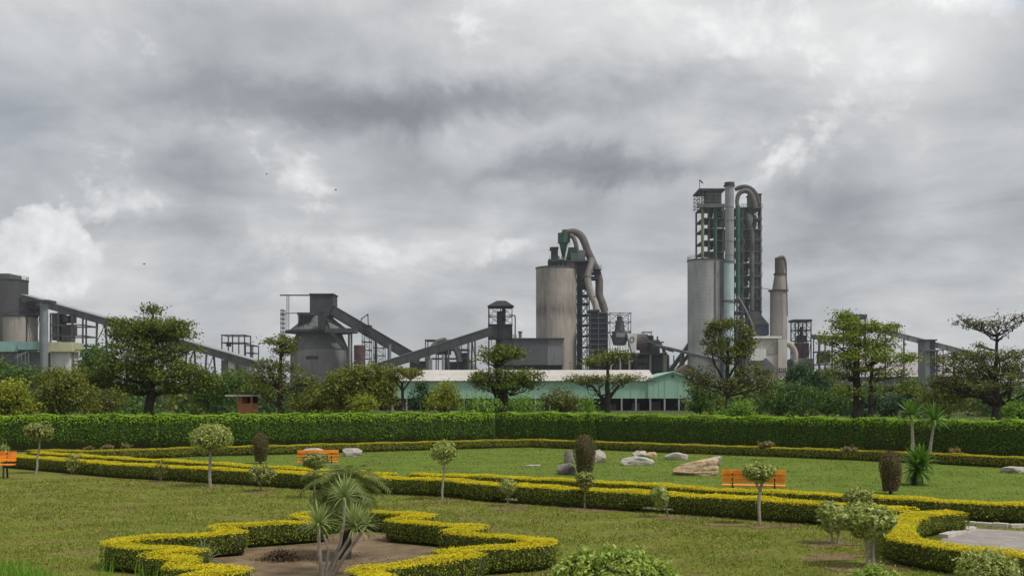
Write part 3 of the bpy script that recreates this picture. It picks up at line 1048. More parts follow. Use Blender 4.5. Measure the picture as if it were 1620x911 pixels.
# date palm behind it: arching fronds of fine leaflets
pD = 18.6
g = P(545, gy(pD), pD)
rngc = np.random.default_rng(9)
pm = thing('date_palm', 'feathery date palm with arching fronds behind the yuccas in the star bed', 'palm', (g.x, pD, 0))
MB().tube([(g.x, pD, -.03), (g.x + .03, pD, .5), P(545, 770, pD)], [.11, .10, .09], 9).build('trunk', M['bark'], pm, smooth=True)
rngp = np.random.default_rng(5)
c0 = P(545, 768, pD)
for i in range(44):
    a = i * 2.39996
    e = 1.3 - 1.75 * (i / 44) ** .8 + rngp.normal() * .07
    Lf = .88 * rngp.uniform(.85, 1.08)
    dirh = Vector((math.cos(a), math.sin(a), 0))
    pts = []
    p_ = c0.copy()
    ang_ = e
    for k in range(15):
        pts.append(p_.copy())
        p_ = p_ + (dirh * math.cos(ang_) + Z * math.sin(ang_)) * Lf / 14
        ang_ -= .105 + .05 * (k / 14)
    V, Fc = [], []
    side = dirh.cross(Z)
    for k in range(len(pts) - 1):
        d = (pts[k + 1] - pts[k]).normalized()
        nrm = side.cross(d)
        wd_ = .008 * (1 - k / 16)
        n0 = len(V)
        V += [pts[k] - side * wd_, pts[k] + side * wd_, pts[k + 1] + side * wd_, pts[k + 1] - side * wd_]
        Fc.append((n0, n0 + 1, n0 + 2, n0 + 3))
        if k < 2:
            continue
        for sub in (0, .5):
            b_ = pts[k].lerp(pts[k + 1], sub)
            ll = .27 * (1 - abs(k / 13 - .45) * .9) * rngp.uniform(.85, 1.1)
            for sg in (-1, 1):
                ld = (side * sg * .82 + d * .62 + nrm * rngp.uniform(-.1, .18)).normalized()
                tp = b_ + ld * ll - Z * ll * rngp.uniform(.15, .35)
                md = b_ + ld * ll * .5 - Z * ll * .05
                wv = d * .011
                n0 = len(V)
                V += [b_ - wv, b_ + wv, md + wv, md - wv, md - wv, md + wv, tp + wv * .2, tp - wv * .2]
                Fc += [(n0, n0 + 1, n0 + 2, n0 + 3), (n0 + 4, n0 + 5, n0 + 6, n0 + 7)]
    np_mesh('frond', np.array([tuple(q) for q in V]), Fc, [M['frond']], parent=pm)

g = Vector((SC[0] - 2.15, SC[1] + .38, 0))
ag = thing('agave', 'small spiky agave at the left end of the star bed', 'agave', tuple(g))
rosette(ag, g + Z * .03, 34, .40, 'agave', .15, 1.45, 9)

# crumbs of soil, dead leaves and twigs on the bed
rngc = np.random.default_rng(12)
bx, by = rngc.uniform(-3.2, 3.2, 5200), rngc.uniform(-4, 4.2, 5200)
inb = in_poly(bx + SC[0], by + SC[1], np.array([np.array(q) * .86 + SC for q in ang]))
bx, by = bx[inb] + SC[0], by[inb] + SC[1]
keep = np.sin(bx * 1.7 + 2 * np.sin(by)) + np.sin(by * 2.3 + bx) + rngc.normal(size=len(bx)) * .7 > .2
bx, by = bx[keep], by[keep]
v, f = leaf_quads(np.column_stack([bx, by, np.full(len(bx), .014)]), np.tile([0, 0, 1.], (len(bx), 1)), .02, .45, .55, rngc)
tag(np_mesh('bed_litter', v, f, [M['litter']], org=(SC[0], SC[1], 0)), 'dead leaves and crumbs strewn over the bare star bed', 'litter', kind='stuff')

# pile of dry clippings beside it
g = G(445, 886)
rngq = np.random.default_rng(4)
q = rngq.normal(size=(1500, 2)) * (.16, .11)
pz = np.abs(rngq.normal(size=1500)) * .09 * np.exp(-np.hypot(q[:, 0] / .3, q[:, 1] / .25) ** 2) + .01
v, f = leaf_quads(np.column_stack([g.x + q[:, 0], g.y + q[:, 1], pz + .01]), np.tile([0, 0, 1.], (1500, 1)), .028, .35, .8, rngq)
tag(np_mesh('clippings', v, f, [M['litter']], org=tuple(g)), 'heap of dry brown clippings on the bare bed', 'clippings', kind='stuff')

# cordyline clump and twin stemmed yucca at right
g = G(1450, 767)
cd = thing('cordyline', 'dense dark green spiky clump on a short stump, right of the purple column', 'cordyline', tuple(g))
s_ = g.y / F
MB().tube([g - Z * .03, g + Z * .35, P(1451, 738, g.y)], [.17, .13, .10], 10).build('stem', M['bark'], cd, smooth=True)
rosette(cd.children[-1], P(1451, 740, g.y), 130, .80, 'dark', -1.0, 1.5, 3)
rosette(cd.children[0], P(1458, 730, g.y), 60, .66, 'dark', -.5, 1.5, 4)
tw = thing('yucca_tree', 'two tall thin pale stems with spiky green heads against the tall hedge', 'yucca', tuple(P(1457, gy(44.8), 44.8)), 'yuccas of the garden')
for pl, n, L, sd_ in [([(1445, gy(44.8) + .5), (1444, 700), (1443, 672), (1442, 656)], 50, .88, 5), ([(1470, gy(44.8) + .5), (1472, 705), (1476, 680), (1478, 664)], 52, .92, 6)]:
    pts = px_path(pl, 44.8)
    MB().tube(pts, [.085, .07, .06, .065], 8).build('stem', M['bark_pale'], tw, smooth=True)
    rosette(tw.children[-1], pts[-1], n, L, 'dark', -.45, 1.5, sd_)

M['leaf_warm'] = leafmat('dry_warm_leaf', [(.40, .22, .10), (.52, .33, .16), (.30, .22, .07), (.22, .24, .05)], None)
for lb, px, D_ in [('dry pinkish plant between the two back hedges, above the ochre boulder', [(1214, 703, 12, 6), (1206, 706, 8, 5)], 45.8),
                   ('dry orange tinted plants between the two back hedges near the left corner', [(170, 708, 10, 5), (200, 706, 8, 5), (140, 709, 8, 4)], 47.5),
                   ('small dry tuft between the back hedges left of the purple column', [(1340, 711, 9, 5), (1352, 711, 6, 4)], 44.8),
                   ('small dry tuft between the back hedges right of the twin stemmed yucca', [(1512, 714, 9, 6)], 43.5)]:
    bush(lb, px, D_, M['leaf_warm'], 420, .035, 'dry_plant', 'plant', 'dry little plants between the back hedges', seed=6, shell=.8)

# ------------------------------------------------------------------ boulders
def rock_mat(name, a, b, stain, ss=(1.2, 1.2, 1.2)):
    return pbr(name, a, b, 5, .9, .6, stain=stain, stain_scale=ss, bscale=14)


M['rock_white'] = rock_mat('pale_rock', (.34, .31, .27), (.60, .57, .51), (.15, .125, .10))
M['rock_orange'] = rock_mat('ochre_rock', (.46, .27, .11), (.66, .55, .42), (.19, .11, .05))
M['rock_grey'] = rock_mat('grey_rock', (.16, .14, .12), (.33, .30, .27), (.07, .06, .05))
import bmesh


def boulder(label, base, wpx, hpx, mat, seed, dratio=.7, tilt=0, rz=0, cuts=10, lean=0.0):
    g = G(*base)
    s = g.y / F
    W_, H_ = wpx * s, hpx * s
    rr = random.Random(seed)
    bm = bmesh.new()
    bmesh.ops.create_icosphere(bm, subdivisions=4, radius=1)
    for v_ in bm.verts:
        c_ = v_.co
        v_.co = c_ / (abs(c_.x) ** 7 + abs(c_.y) ** 7 + abs(c_.z) ** 7) ** (1 / 7)
    planes = []
    for _ in range(cuts):
        n_ = Vector((rr.uniform(-1, 1), rr.uniform(-1, 1), rr.uniform(-.5, 1))).normalized()
        planes.append((n_, rr.uniform(.78, 1.12)))
    for v_ in bm.verts:
        for n_, d_ in planes:
            e = v_.co.dot(n_) - d_
            if e > 0:
                v_.co -= n_ * e
        nn = noise.fractal(v_.co * 2.2 + Vector((seed, 0, 0)), 1, 2, 4)
        st2 = noise.noise(Vector((seed, v_.co.x * .6, v_.co.z * 5.5)))
        v_.co.x *= 1 + st2 * .03
        v_.co.y *= 1 + st2 * .04
        v_.co *= 1 + nn * .07
    xs = [v_.co.x for v_ in bm.verts]
    zs = [v_.co.z for v_ in bm.verts]
    kx, kz = W_ / (max(xs) - min(xs)), H_ / (max(zs) - min(zs)) * 1.12
    mx = (max(xs) + min(xs)) / 2
    for v_ in bm.verts:
        x_ = (v_.co.x - mx) * kx
        z_ = (v_.co.z - min(zs)) * kz
        y_ = v_.co.y * W_ / 2 * dratio
        f_ = x_ / W_
        z_ = z_ * (1 + tilt * f_) - H_ * .10
        v_.co = Vector((x_ + lean * z_, y_, z_))
    me = bpy.data.meshes.new('boulder')
    bm.to_mesh(me)
    bm.free()
    me.materials.append(mat)
    me.polygons.foreach_set('use_smooth', [True] * len(me.polygons))
    me.set_sharp_from_angle(angle=.25)
    o = link_mesh('boulder', me, None, g + Vector((0, W_ / 2 * dratio * .5, 0)))
    o.rotation_euler.z = rz
    return tag(o, label, 'boulder', 'boulders set on the inner lawn')


boulder('dark low boulder at the left foot of the tallest purple bush', (897, 750), 30, 17, M['rock_grey'], 3, .8, .3)
boulder('upright grey boulder half hidden left of the tallest purple bush', (901, 733), 17, 21, M['rock_grey'], 4, .7)
boulder('cream boulder showing right of the tallest purple bush', (946, 732), 26, 20, M['rock_white'], 5, .6, .4)
boulder('long flat cream boulder in the middle of the lawn, front one of a pair', (1009, 736), 54, 14, M['rock_white'], 6, .5, -.3)
boulder('rounded grey white boulder behind the long flat cream one', (1012, 724), 24, 11, M['rock_white'], 7, .7)
boulder('small brownish boulder touching the rounded grey white one', (1031, 724), 17, 9, M['rock_orange'], 8, .7)
boulder('block shaped white boulder by itself near the back hedge', (1071, 727), 38, 11, M['rock_white'], 9, .5)
boulder('large ochre boulder with white top rising to the right', (1101, 752), 73, 23, M['rock_orange'], 11, .5, .55, 0, 10)
boulder('pale grey boulder behind the high end of the ochre boulder', (1124, 737), 36, 13, M['rock_white'], 12, .5, .5)
boulder('white boulder at the far right edge by the back hedge', (1610, 748), 46, 10, M['rock_white'], 13, .5, -.2)
boulder('white boulder behind the half hidden orange bench', (495, 724), 44, 15, M['rock_white'], 14, .6)
boulder('grey white boulder right of the half hidden orange bench', (557, 722), 32, 13, M['rock_white'], 15, .6)
boulder('thin pale stone lying flat on the inner lawn', (843, 738), 26, 3, M['rock_white'], 16, .4)

# ------------------------------------------------------------------ benches
M['orange'] = pbr('orange_paint', (.82, .25, .014), (.92, .34, .03), 6, .55, .1, stain=(.45, .10, .02), stain_scale=(.8, .8, .8))
M['iron'] = pbr('dark_iron', (.02, .02, .02), (.04, .035, .03), 8, .6)
BG = 'orange slatted garden benches'


def bench(label, loc, rz, L=1.8):
    root = thing('park_bench', label, 'bench', (0, 0, 0), BG)
    for i in range(4):                      # seat, towards -Y
        y_ = -.06 - i * .105
        MB().box((-L / 2, y_ - .046, .435), (L / 2, y_ + .046, .47)).build('seat_slat', M['orange'], root)
    for i in range(3):                      # backrest, leaning back
        z_ = .55 + i * .112
        y_ = .03 + i * .028
        MB().beam((-L / 2, y_, z_ + .05), (L / 2, y_, z_ + .05), .03, .1).build('back_slat', M['orange'], root)
    for x_ in (-L * .33, L * .33):
        mb_ = MB()
        mb_.beam((x_, -.42, .41), (x_, .03, .41), .05, .045)
        mb_.beam((x_, -.40, 0), (x_, -.36, .4), .05)
        mb_.beam((x_, .10, 0), (x_, .015, .41), .05)
        mb_.beam((x_, -.005, .41), (x_, .085, .85), .03, .03)
        mb_.build('leg_frame', M['iron'], root)
    root.location = loc
    root.rotation_euler.z = rz
    return root


b_ = G(1192, 797)
bench('orange bench seen from behind, on the inner lawn behind the forked small tree', (b_.x, b_.y, 0), R(180 - 13), 1.58)
b_ = G(503, 752)
bench('orange bench half hidden by the flat topped clipped ball', (b_.x, b_.y, 0), R(180 + 12), 1.38)
b_ = G(-18, 756)
bench('orange bench cut by the left photo edge, facing the front lawn', (b_.x, b_.y, 0), R(10), 1.7)

# bush behind the left bench
bush('small pale bush peeping over the back of the left bench', [(3, 712, 12, 8), (-6, 716, 14, 10)], 40, M['leaf_varieg'], 900, .04, group=None)
# ------------------------------------------------------------------ trees behind the tall hedge
def tree(label, trunks, D, pads, leafm, leaf=.11, per=34, spread=.42, flat=.45, bark='bark', name='tree', cat='tree', group='trees behind the tall hedge', seed=1,
         limbs=6, depth=.85, jit=.75, up=.8, limb_r=.4, twig=.018, dd=0):
    """trunks: [(px x, px y, px radius), ...] from the foot up; pads: (cx, cy, rx, ry, clusters) in photo pixels at distance D"""
    rng = np.random.default_rng(seed)
    s = D / F
    base = P(trunks[0][0][0], gy(D), D)
    root = thing(name, label, cat, (base.x, D, 0), group)
    tb = MB()
    tl = []
    for pl in trunks:
        pts, rad = [], []
        for i, (x, y, r_) in enumerate(pl):
            q = P(x, y, D)
            if i == 0 and y > 645:
                q = P(x, gy(D), D) - Z * .1
            pts.append(q + Vector((0, rng.normal() * r_ * s * .6, 0)))
            rad.append(r_ * s)
        # subdivide
        q2, r2 = [], []
        for i in range(len(pts) - 1):
            for k in range(3):
                t_ = k / 3
                q2.append(pts[i].lerp(pts[i + 1], t_) + Vector(rng.normal(size=3) * rad[i] * .12))
                r2.append(rad[i] * (1 - t_) + rad[i + 1] * t_)
        q2.append(pts[-1])
        r2.append(rad[-1])
        r2[0] *= 1.35
        tb.tube(q2, r2, 8)
        tl.append((q2, r2))
    LP, LN = [], []
    br = MB()
    for (cx, cy, rx, ry, ncl, *opt) in pads:
        bowl = opt[0] if opt else 0.0
        lper = opt[1] if len(opt) > 1 else per
        c = np.array(P(cx, cy, D))
        rad = np.array((rx * s, rx * s * depth, ry * s))
        # nearest trunk point somewhat below the pad
        tgt = c - np.array((0, 0, rad[2] * .3 + rx * s * .35))
        best = min(((np.linalg.norm((np.array(q) - tgt) * (.6, .6, 1)), q, r_) for q2, r2 in tl for q, r_ in zip(q2, r2)), key=lambda t: t[0])
        st, sr = np.array(best[1]), best[2]
        samples = []
        nl = max(3, min(limbs, ncl // 5))
        a0 = rng.random() * 6.28
        for k in range(nl):
            a = a0 + 6.283 * k / nl + rng.normal() * .25
            rr_ = .55 + .35 * rng.random()
            e = c + rad * np.array((math.cos(a) * rr_, math.sin(a) * rr_, rng.uniform(-.4, .2)))
            e[2] += bowl * rr_ ** 2 * rad[0]
            m1 = st + (e - st) * .45 + np.array((0, 0, -.10 * np.linalg.norm(e - st) * rng.uniform(.2, 1.0)))
            pts = []
            for t_ in np.linspace(0, 1, 9):
                q = st * (1 - t_) ** 2 + 2 * m1 * t_ * (1 - t_) + e * t_ ** 2 + rng.normal(size=3) * .035 * rx * s * (t_ > 0)
                pts.append(q)
            r0 = max(sr * limb_r, .02)
            br.tube(pts, [r0 * (1 - .8 * i / 8) for i in range(9)], 5, False)
            samples += [(pts[i], r0 * (1 - .8 * i / 8)) for i in range(3, 9)]
        sp = np.array([q for q, _ in samples])
        d = unit(rng.normal(size=(ncl, 3)))
        cl = c + d * (rng.random(ncl) ** .42)[:, None] * rad
        if bowl:
            cl[:, 2] += bowl * (((cl - c) / rad)[:, :2] ** 2).sum(1) * rad[0]
        for q in cl:
            k = np.argmin(np.linalg.norm(sp - q, axis=1))
            a_ = sp[k]
            mid = (a_ + q) / 2 + rng.normal(size=3) * .05 + np.array((0, 0, -.04))
            br.tube([a_, mid, q], [twig * 1.3, twig, twig * .5], 3, False)
            kn = int(lper * 1.4 * rng.uniform(.6, 1.4))
            if kn:
                sg = spread * rng.uniform(.7, 1.25)
                LP.append(q + rng.normal(size=(kn, 3)) * (sg, sg, sg * flat) * .6)
                LN.append(np.column_stack([rng.normal(size=(kn, 2)) * .35, np.full(kn, up)]) + (q - c) / rad * .35)
    tb.build('trunk', M[bark], root, smooth=True)
    br.build('limbs', M[bark], root, smooth=True)
    if LP:
        v, f = leaf_quads(np.vstack(LP), np.vstack(LN), leaf * .82, .5, jit, rng)
        np_mesh('crown', v, f, [leafm], parent=root)
    return root


tree('large dark tree with wide layered crown in front of the long conveyor at left', [[(235, 660, 8.5), (236, 625, 7.5), (238, 585, 6), (240, 540, 4.5), (242, 500, 2), (243, 488, 1)]], 74,
     [(242, 490, 9, 5, 9), (232, 513, 68, 13, 66), (268, 520, 40, 15, 34), (205, 530, 50, 13, 44), (285, 528, 26, 9, 16), (240, 553, 88, 15, 90), (195, 585, 58, 24, 80),
      (262, 585, 62, 24, 90), (320, 600, 27, 22, 40), (150, 602, 28, 16, 30), (195, 612, 34, 12, 26), (282, 614, 34, 12, 26)], M['leaf_dark'], .115, 34, .58, seed=21, limb_r=.38)
tree('tall thin tree with small dark tuft on top, left of the domed silo', [[(443, 655, 4.5), (443, 620, 4), (444, 580, 3), (446, 535, 1.5)], [(443, 622, 2.5), (428, 590, 1.8), (422, 570, 1)]], 72,
     [(445, 538, 27, 10, 30), (448, 552, 24, 8, 18), (440, 580, 40, 16, 44, 0, 16), (415, 598, 30, 16, 36, 0, 15), (475, 600, 38, 16, 44, 0, 15), (440, 615, 54, 12, 34, 0, 14)], M['leaf_sparse'], .10, 26, .42, seed=22)
tree('small umbrella shaped tree left of the green shed', [[(637, 650, 2.6), (637, 625, 2.2), (636, 607, 1.8)], [(637, 618, 1.5), (626, 603, 1.1), (616, 594, .7)], [(637, 618, 1.5), (648, 603, 1.1), (656, 592, .7)]], 66,
     [(636, 588, 30, 8, 36), (618, 597, 14, 6, 12), (652, 594, 13, 6, 10)], M['leaf_olive'], .085, 26, .30, seed=23, twig=.014)
tree('two tiered spreading tree with thick forked trunk before the green shed', [[(790, 655, 7), (791, 628, 6.2), (788, 608, 4.5), (786, 570, 2.5)], [(794, 655, 6), (799, 625, 5), (806, 606, 3.2), (812, 592, 1.5)], [(787, 632, 3), (778, 612, 2.2), (765, 598, 1.2)]], 66,
     [(792, 556, 39, 10, 46), (785, 567, 36, 9, 32), (812, 562, 24, 8, 18), (798, 592, 64, 9, 84), (762, 601, 30, 8, 34), (838, 602, 28, 9, 32), (800, 610, 58, 9, 50)], M['leaf_dark'], .095, 21, .40, seed=24)
tree('umbrella tree with bare arching limbs in front of the green shed gable', [[(960, 656, 6.5), (961, 632, 5.2), (961, 605, 3.2), (962, 570, 1.6)], [(957, 634, 3), (938, 612, 1.8), (912, 602, .9)], [(964, 628, 3), (980, 608, 1.8), (996, 596, .9)]], 66,
     [(962, 563, 36, 13, 44), (930, 573, 22, 7, 14), (985, 560, 16, 9, 14), (955, 600, 68, 6, 110, .05, 7), (918, 602, 38, 6, 36, .05, 8), (985, 598, 36, 6, 30, .05, 8)], M['leaf_olive'], .085, 15, .36, seed=25)
tree('tree with boxy upper crown in front of the big grey silo', [[(1151, 656, 5.2), (1151, 625, 4.4), (1151, 590, 3.2), (1152, 545, 2)], [(1151, 600, 2.2), (1168, 570, 1.5), (1178, 545, 1)], [(1151, 610, 2.2), (1130, 575, 1.5), (1124, 550, 1)]], 68,
     [(1151, 512, 33, 8, 34), (1128, 535, 15, 28, 40), (1178, 540, 16, 28, 42), (1152, 555, 34, 20, 56), (1190, 592, 34, 20, 60, 0, 13), (1108, 596, 32, 20, 54, 0, 11), (1145, 608, 58, 14, 56, 0, 11), (1210, 607, 26, 16, 36, 0, 12)],
     M['leaf_sparse'], .095, 24, .38, seed=26)
tree('broad bright green tree with tiered branches right of the frame tower', [[(1357, 662, 8), (1357, 630, 7), (1356, 590, 5.5), (1356, 545, 3.5), (1350, 505, 1.6)], [(1376, 662, 4), (1377, 620, 3.4), (1380, 570, 2.4), (1390, 530, 1.4)]], 68,
     [(1332, 498, 14, 7, 14), (1352, 513, 40, 11, 44), (1398, 520, 30, 10, 28), (1332, 536, 40, 13, 40), (1385, 543, 40, 12, 40), (1360, 562, 66, 13, 58), (1425, 568, 30, 9, 24), (1335, 585, 44, 14, 34),
      (1405, 590, 46, 9, 24), (1370, 614, 60, 14, 34), (1435, 612, 24, 12, 18)], M['leaf_tree'], .10, 25, .45, seed=27)
tree('tall tree with bare flat topped umbrella of twigs at the right edge', [[(1576, 668, 9), (1576, 640, 7.5), (1575, 600, 4), (1576, 555, 2.6), (1577, 532, 2.0)], [(1594, 668, 4), (1596, 630, 3), (1600, 600, 1.6)]], 62,
     [(1577, 516, 70, 6, 130, .30, 2), (1543, 514, 36, 7, 50, .12, 6), (1606, 506, 30, 8, 40, .3, 2), (1548, 545, 14, 6, 9), (1608, 556, 14, 5, 10), (1560, 562, 84, 9, 90, 0, 18), (1520, 580, 48, 20, 84, 0, 20), (1600, 580, 48, 22, 90, 0, 20), (1565, 605, 90, 20, 130, 0, 20), (1500, 610, 40, 22, 60, 0, 18)],
     M['leaf_sparse'], .075, 13, .30, seed=28, limbs=8, limb_r=.45, twig=.02)

# bushes and young trees in the belt between hedge and factory
BGRP = 'bushes growing between the tall hedge and the factory'
def belt(label, D, pads, leafm, leaf=.15, per=52, seed=1, spread=.55, stem=True, name='bush', cat='bush', flat=.8):
    x0 = pads[0][0]
    tree(label, [[(x0, 660, 2.5), (x0, pads[0][1] + pads[0][3], 2), (x0, pads[0][1], 1)]], D, pads, leafm, leaf, per, spread, flat, 'bark', name, cat, BGRP, seed, 5, .8, .8, .5)


belt('yellow green bush at the left edge, bright leaved', 66, [(12, 628, 32, 34, 60), (-12, 640, 30, 26, 34), (34, 646, 20, 16, 20)], M['leaf_yellow'], .10, 44, 31, .40)
belt('round olive bush between the left edge bush and the large dark tree', 68, [(95, 610, 42, 30, 74), (75, 634, 30, 20, 34), (120, 632, 34, 24, 44)], M['leaf_olive'], .10, 46, 32, .42)
belt('low brownish green bush left of the large dark tree trunk', 70, [(158, 634, 44, 22, 50)], M['leaf_sparse'], .10, 40, 33, .42)
belt('dark green bush right of the large dark tree', 90, [(330, 618, 34, 26, 54), (360, 612, 24, 24, 30)], M['leaf_mid'], .13, 46, 34, .5)
belt('dark bush behind the brick hut', 95, [(405, 616, 40, 24, 54), (378, 600, 22, 16, 24)], M['leaf_dark'], .13, 46, 35, .5)
belt('big yellow olive bush left of the small umbrella tree', 70, [(565, 612, 52, 32, 120), (530, 625, 30, 24, 44), (600, 618, 34, 28, 54), (590, 590, 26, 14, 24)], M['leaf_olive'], .105, 46, 36, .42)
belt('light green shrub just above the hedge below the big yellow olive bush', 63, [(578, 638, 24, 14, 30)], M['leaf_yellow'], .08, 40, 37, .32)
belt('olive bush between the thin tall tree and the big yellow olive bush', 72, [(505, 630, 36, 18, 44), (480, 640, 30, 12, 22)], M['leaf_olive'], .10, 42, 38, .42)
belt('dark conifer like shrub at the left end of the green shed', 75, [(668, 630, 20, 18, 26), (665, 612, 7, 12, 8)], M['leaf_blue'], .10, 40, 39, .36)
belt('bright yellow green shrub against the green shed wall', 68, [(704, 622, 20, 18, 34), (700, 638, 34, 12, 26)], M['leaf_yellow'], .085, 38, 40, .34)
belt('low bright shrub at the foot of the two tiered tree', 63, [(760, 640, 34, 12, 30), (830, 638, 30, 14, 30)], M['leaf_bright'], .08, 36, 41, .34)
belt('grey green shrub row before the shed between the two umbrella trees', 74, [(886, 632, 30, 18, 38), (905, 642, 26, 12, 22)], M['leaf_sparse'], .09, 40, 42, .4)
belt('fresh green shrub left of the umbrella tree trunk by the shed', 64, [(932, 640, 14, 14, 16)], M['leaf_bright'], .08, 36, 43, .3)
belt('bright lime shrub just above the hedge, right of the boxy crowned tree', 57.5, [(1173, 645, 22, 10, 30), (1165, 652, 30, 7, 18)], M['leaf_bright'], .075, 40, 44, .28)
belt('dark green bush left of the boxy crowned tree trunk', 80, [(1108, 628, 28, 22, 46)], M['leaf_mid'], .11, 44, 45, .44)
belt('dark blue green tree below the frame tower', 110, [(1270, 598, 26, 22, 50), (1290, 610, 24, 18, 34)], M['leaf_blue'], .16, 46, 46, .6, name='tree', cat='tree')
belt('mid green bush between boxy crowned tree and broad bright tree', 84, [(1235, 632, 40, 24, 70), (1262, 626, 26, 22, 34)], M['leaf_mid'], .12, 46, 47, .48)
belt('green bush left of the broad bright tree trunk', 78, [(1310, 634, 36, 22, 60)], M['leaf_mid'], .11, 46, 48, .45)
belt('deep green bush right of the broad bright tree trunk', 82, [(1412, 640, 40, 18, 50), (1440, 628, 30, 18, 36)], M['leaf_blue'], .12, 46, 49, .48)
belt('lime shrub at the right edge under the bare topped tree', 56, [(1610, 652, 22, 12, 30), (1632, 648, 24, 14, 26)], M['leaf_bright'], .075, 40, 50, .3)
belt('olive bush between the green bush and bare topped tree', 76, [(1500, 622, 40, 28, 70), (1478, 640, 34, 18, 40)], M['leaf_sparse'], .10, 40, 51, .45)

belt('dark green tree clump between the low steel frame and the large dark tree', 120, [(152, 568, 20, 22, 44), (140, 592, 24, 20, 40), (168, 590, 24, 22, 40)], M['leaf_mid'], .17, 46, 61, .65, name='tree', cat='tree')
belt('dark green bushes below the teal clad building at left', 110, [(20, 592, 40, 14, 50), (70, 598, 40, 12, 40), (-10, 582, 20, 14, 24)], M['leaf_mid'], .16, 46, 62, .6)

# far wood behind them, one mass
rngw = np.random.default_rng(77)
WP, WN, WM = [], [], []
for i in range(210):
    D_ = rngw.uniform(105, 240)
    xpx = rngw.uniform(-500, 2150)
    if 560 < xpx < 1120 and D_ < 190:
        continue
    if 640 < xpx < 1095 and D_ < 235:
        continue
    top = rngw.uniform(597, 622) if not (340 < xpx < 660) else rngw.uniform(600, 618)
    rx = rngw.uniform(24, 46) * D_ / F * 1.0
    ztop = HC + (HY - top) / F * D_
    h_ = max(ztop, 2.0)
    k = 560
    d = unit(rngw.normal(size=(k, 3)))
    lump = 1 + .22 * np.sin(d[:, 0] * 6 + i) * np.sin(d[:, 2] * 5 + i * 2)
    r_ = (1 - .35 * rngw.random(k) ** 2) * lump
    c = np.array(((xpx - 810) / F * D_, D_, h_ * .45))
    WP.append(c + d * r_[:, None] * (rx, rx, h_ * .55))
    WN.append(d + (0, 0, .4))
    WM += [int(rngw.integers(0, 3))] * k
v, f = leaf_quads(np.vstack(WP), np.vstack(WN), .30, .55, .8, rngw)
o = np_mesh('far_wood', v, f, [M['leaf_mid'], M['leaf_blue'], M['leaf_dark']], np.array(WM), org=(0, 150, 0))
tag(o, 'dark belt of trees between the garden and the factory', 'wood', kind='stuff')

# little brick hut with a flat slab roof
M['brick'] = pbr('orange_brick', (.33, .13, .065), (.40, .17, .09), 6, .9, .2)
M['slab'] = pbr('slab_concrete', (.34, .32, .29), (.46, .44, .40), 3, .9)
M['shade_in'] = pbr('opening_shade', (.02, .02, .02), (.03, .03, .03), 2, .95)  # near-black colour stands in for the shade inside openings
hD = 72
a = P(377, 650, hD)
hut = thing('brick_hut', 'tiny orange brick hut with pale slab roof behind the hedge at left', 'hut', (a.x + .5, hD, 0))
x0, x1, x2, x3 = [P(x, 650, hD).x for x in (376, 383, 391, 399)]
zt = P(0, 627, hD).z
MB().box((x0, hD, 0), (x1, hD + 1.6, zt)).build('wall', M['brick'], hut)
MB().box((x1, hD + .003, 0), (x3, hD + 1.597, P(0, 638, hD).z)).build('wall', M['brick'], hut)
MB().box((x3 - .12, hD + .02, P(0, 638, hD).z), (x3, hD + .14, zt)).build('post', M['brick'], hut)
MB().box((x1, hD + 1.5, P(0, 638, hD).z), (x3, hD + 1.59, zt)).build('back_wall', M['shade_in'], hut)  # shade inside the hut, painted on as near-black
MB().box((P(358, 0, hD).x, hD - .3, zt), (P(401, 0, hD).x, hD + 1.8, zt + .12)).build('roof', M['slab'], hut)
# ------------------------------------------------------------------ factory materials
M['steel'] = pbr('dark_steel', (.045, .047, .052), (.085, .086, .09), .4, .75, stain=(.07, .045, .03))
M['steel_black'] = pbr('soot_black_steel', (.025, .025, .028), (.045, .044, .047), .5, .8)
M['steel_grey'] = pbr('grey_steel', (.10, .105, .11), (.16, .165, .17), .35, .7, stain=(.06, .05, .045))
M['steel_green'] = pbr('green_steel', (.03, .10, .075), (.05, .14, .105), .4, .7, stain=(.04, .05, .045))
M['green_dark'] = pbr('deep_green_paint', (.012, .10, .058), (.02, .14, .08), .4, .6, stain=(.02, .04, .03))
M['olive_steel'] = pbr('olive_green_column', (.17, .19, .11), (.25, .27, .17), .4, .75)
M['teal'] = pbr('faded_teal_cladding', (.18, .36, .34), (.28, .44, .41), .3, .75, stain=(.22, .24, .21))
M['cream'] = pbr('cream_cladding', (.47, .45, .27), (.55, .52, .34), .3, .75, stain=(.36, .34, .24))
M['blue_grey'] = pbr('pale_blue_grey_paint', (.16, .18, .20), (.23, .25, .27), .25, .6, stain=(.12, .13, .135))
M['stack_grey'] = pbr('stack_grey_paint', (.25, .26, .28), (.33, .34, .36), .2, .6, stain=(.17, .17, .18))
M['pale_blue'] = pbr('pale_blue_paint', (.38, .49, .53), (.50, .60, .63), .2, .55, stain=(.32, .39, .42))
M['navy'] = pbr('navy_cladding', (.018, .028, .06), (.032, .045, .085), .4, .6, stain=(.04, .045, .055))
M['beige_duct'] = pbr('beige_duct', (.32, .29, .265), (.40, .37, .34), .3, .7, stain=(.22, .19, .17))
M['brown_duct'] = pbr('brown_duct', (.115, .096, .09), (.17, .148, .138), .4, .75, stain=(.11, .085, .075))
M['rust'] = pbr('rusty_brown', (.10, .05, .05), (.16, .085, .08), .8, .85, stain=(.07, .04, .04))
M['kiln'] = pbr('beige_render', (.46, .42, .385), (.54, .50, .46), .12, .85, stain=(.36, .33, .30))
M['white_panel'] = pbr('white_panel', (.62, .61, .59), (.72, .71, .69), .3, .7, stain=(.5, .48, .45))
M['grey_clad'] = pbr('grey_cladding', (.085, .085, .098), (.105, .105, .12), .15, .8)
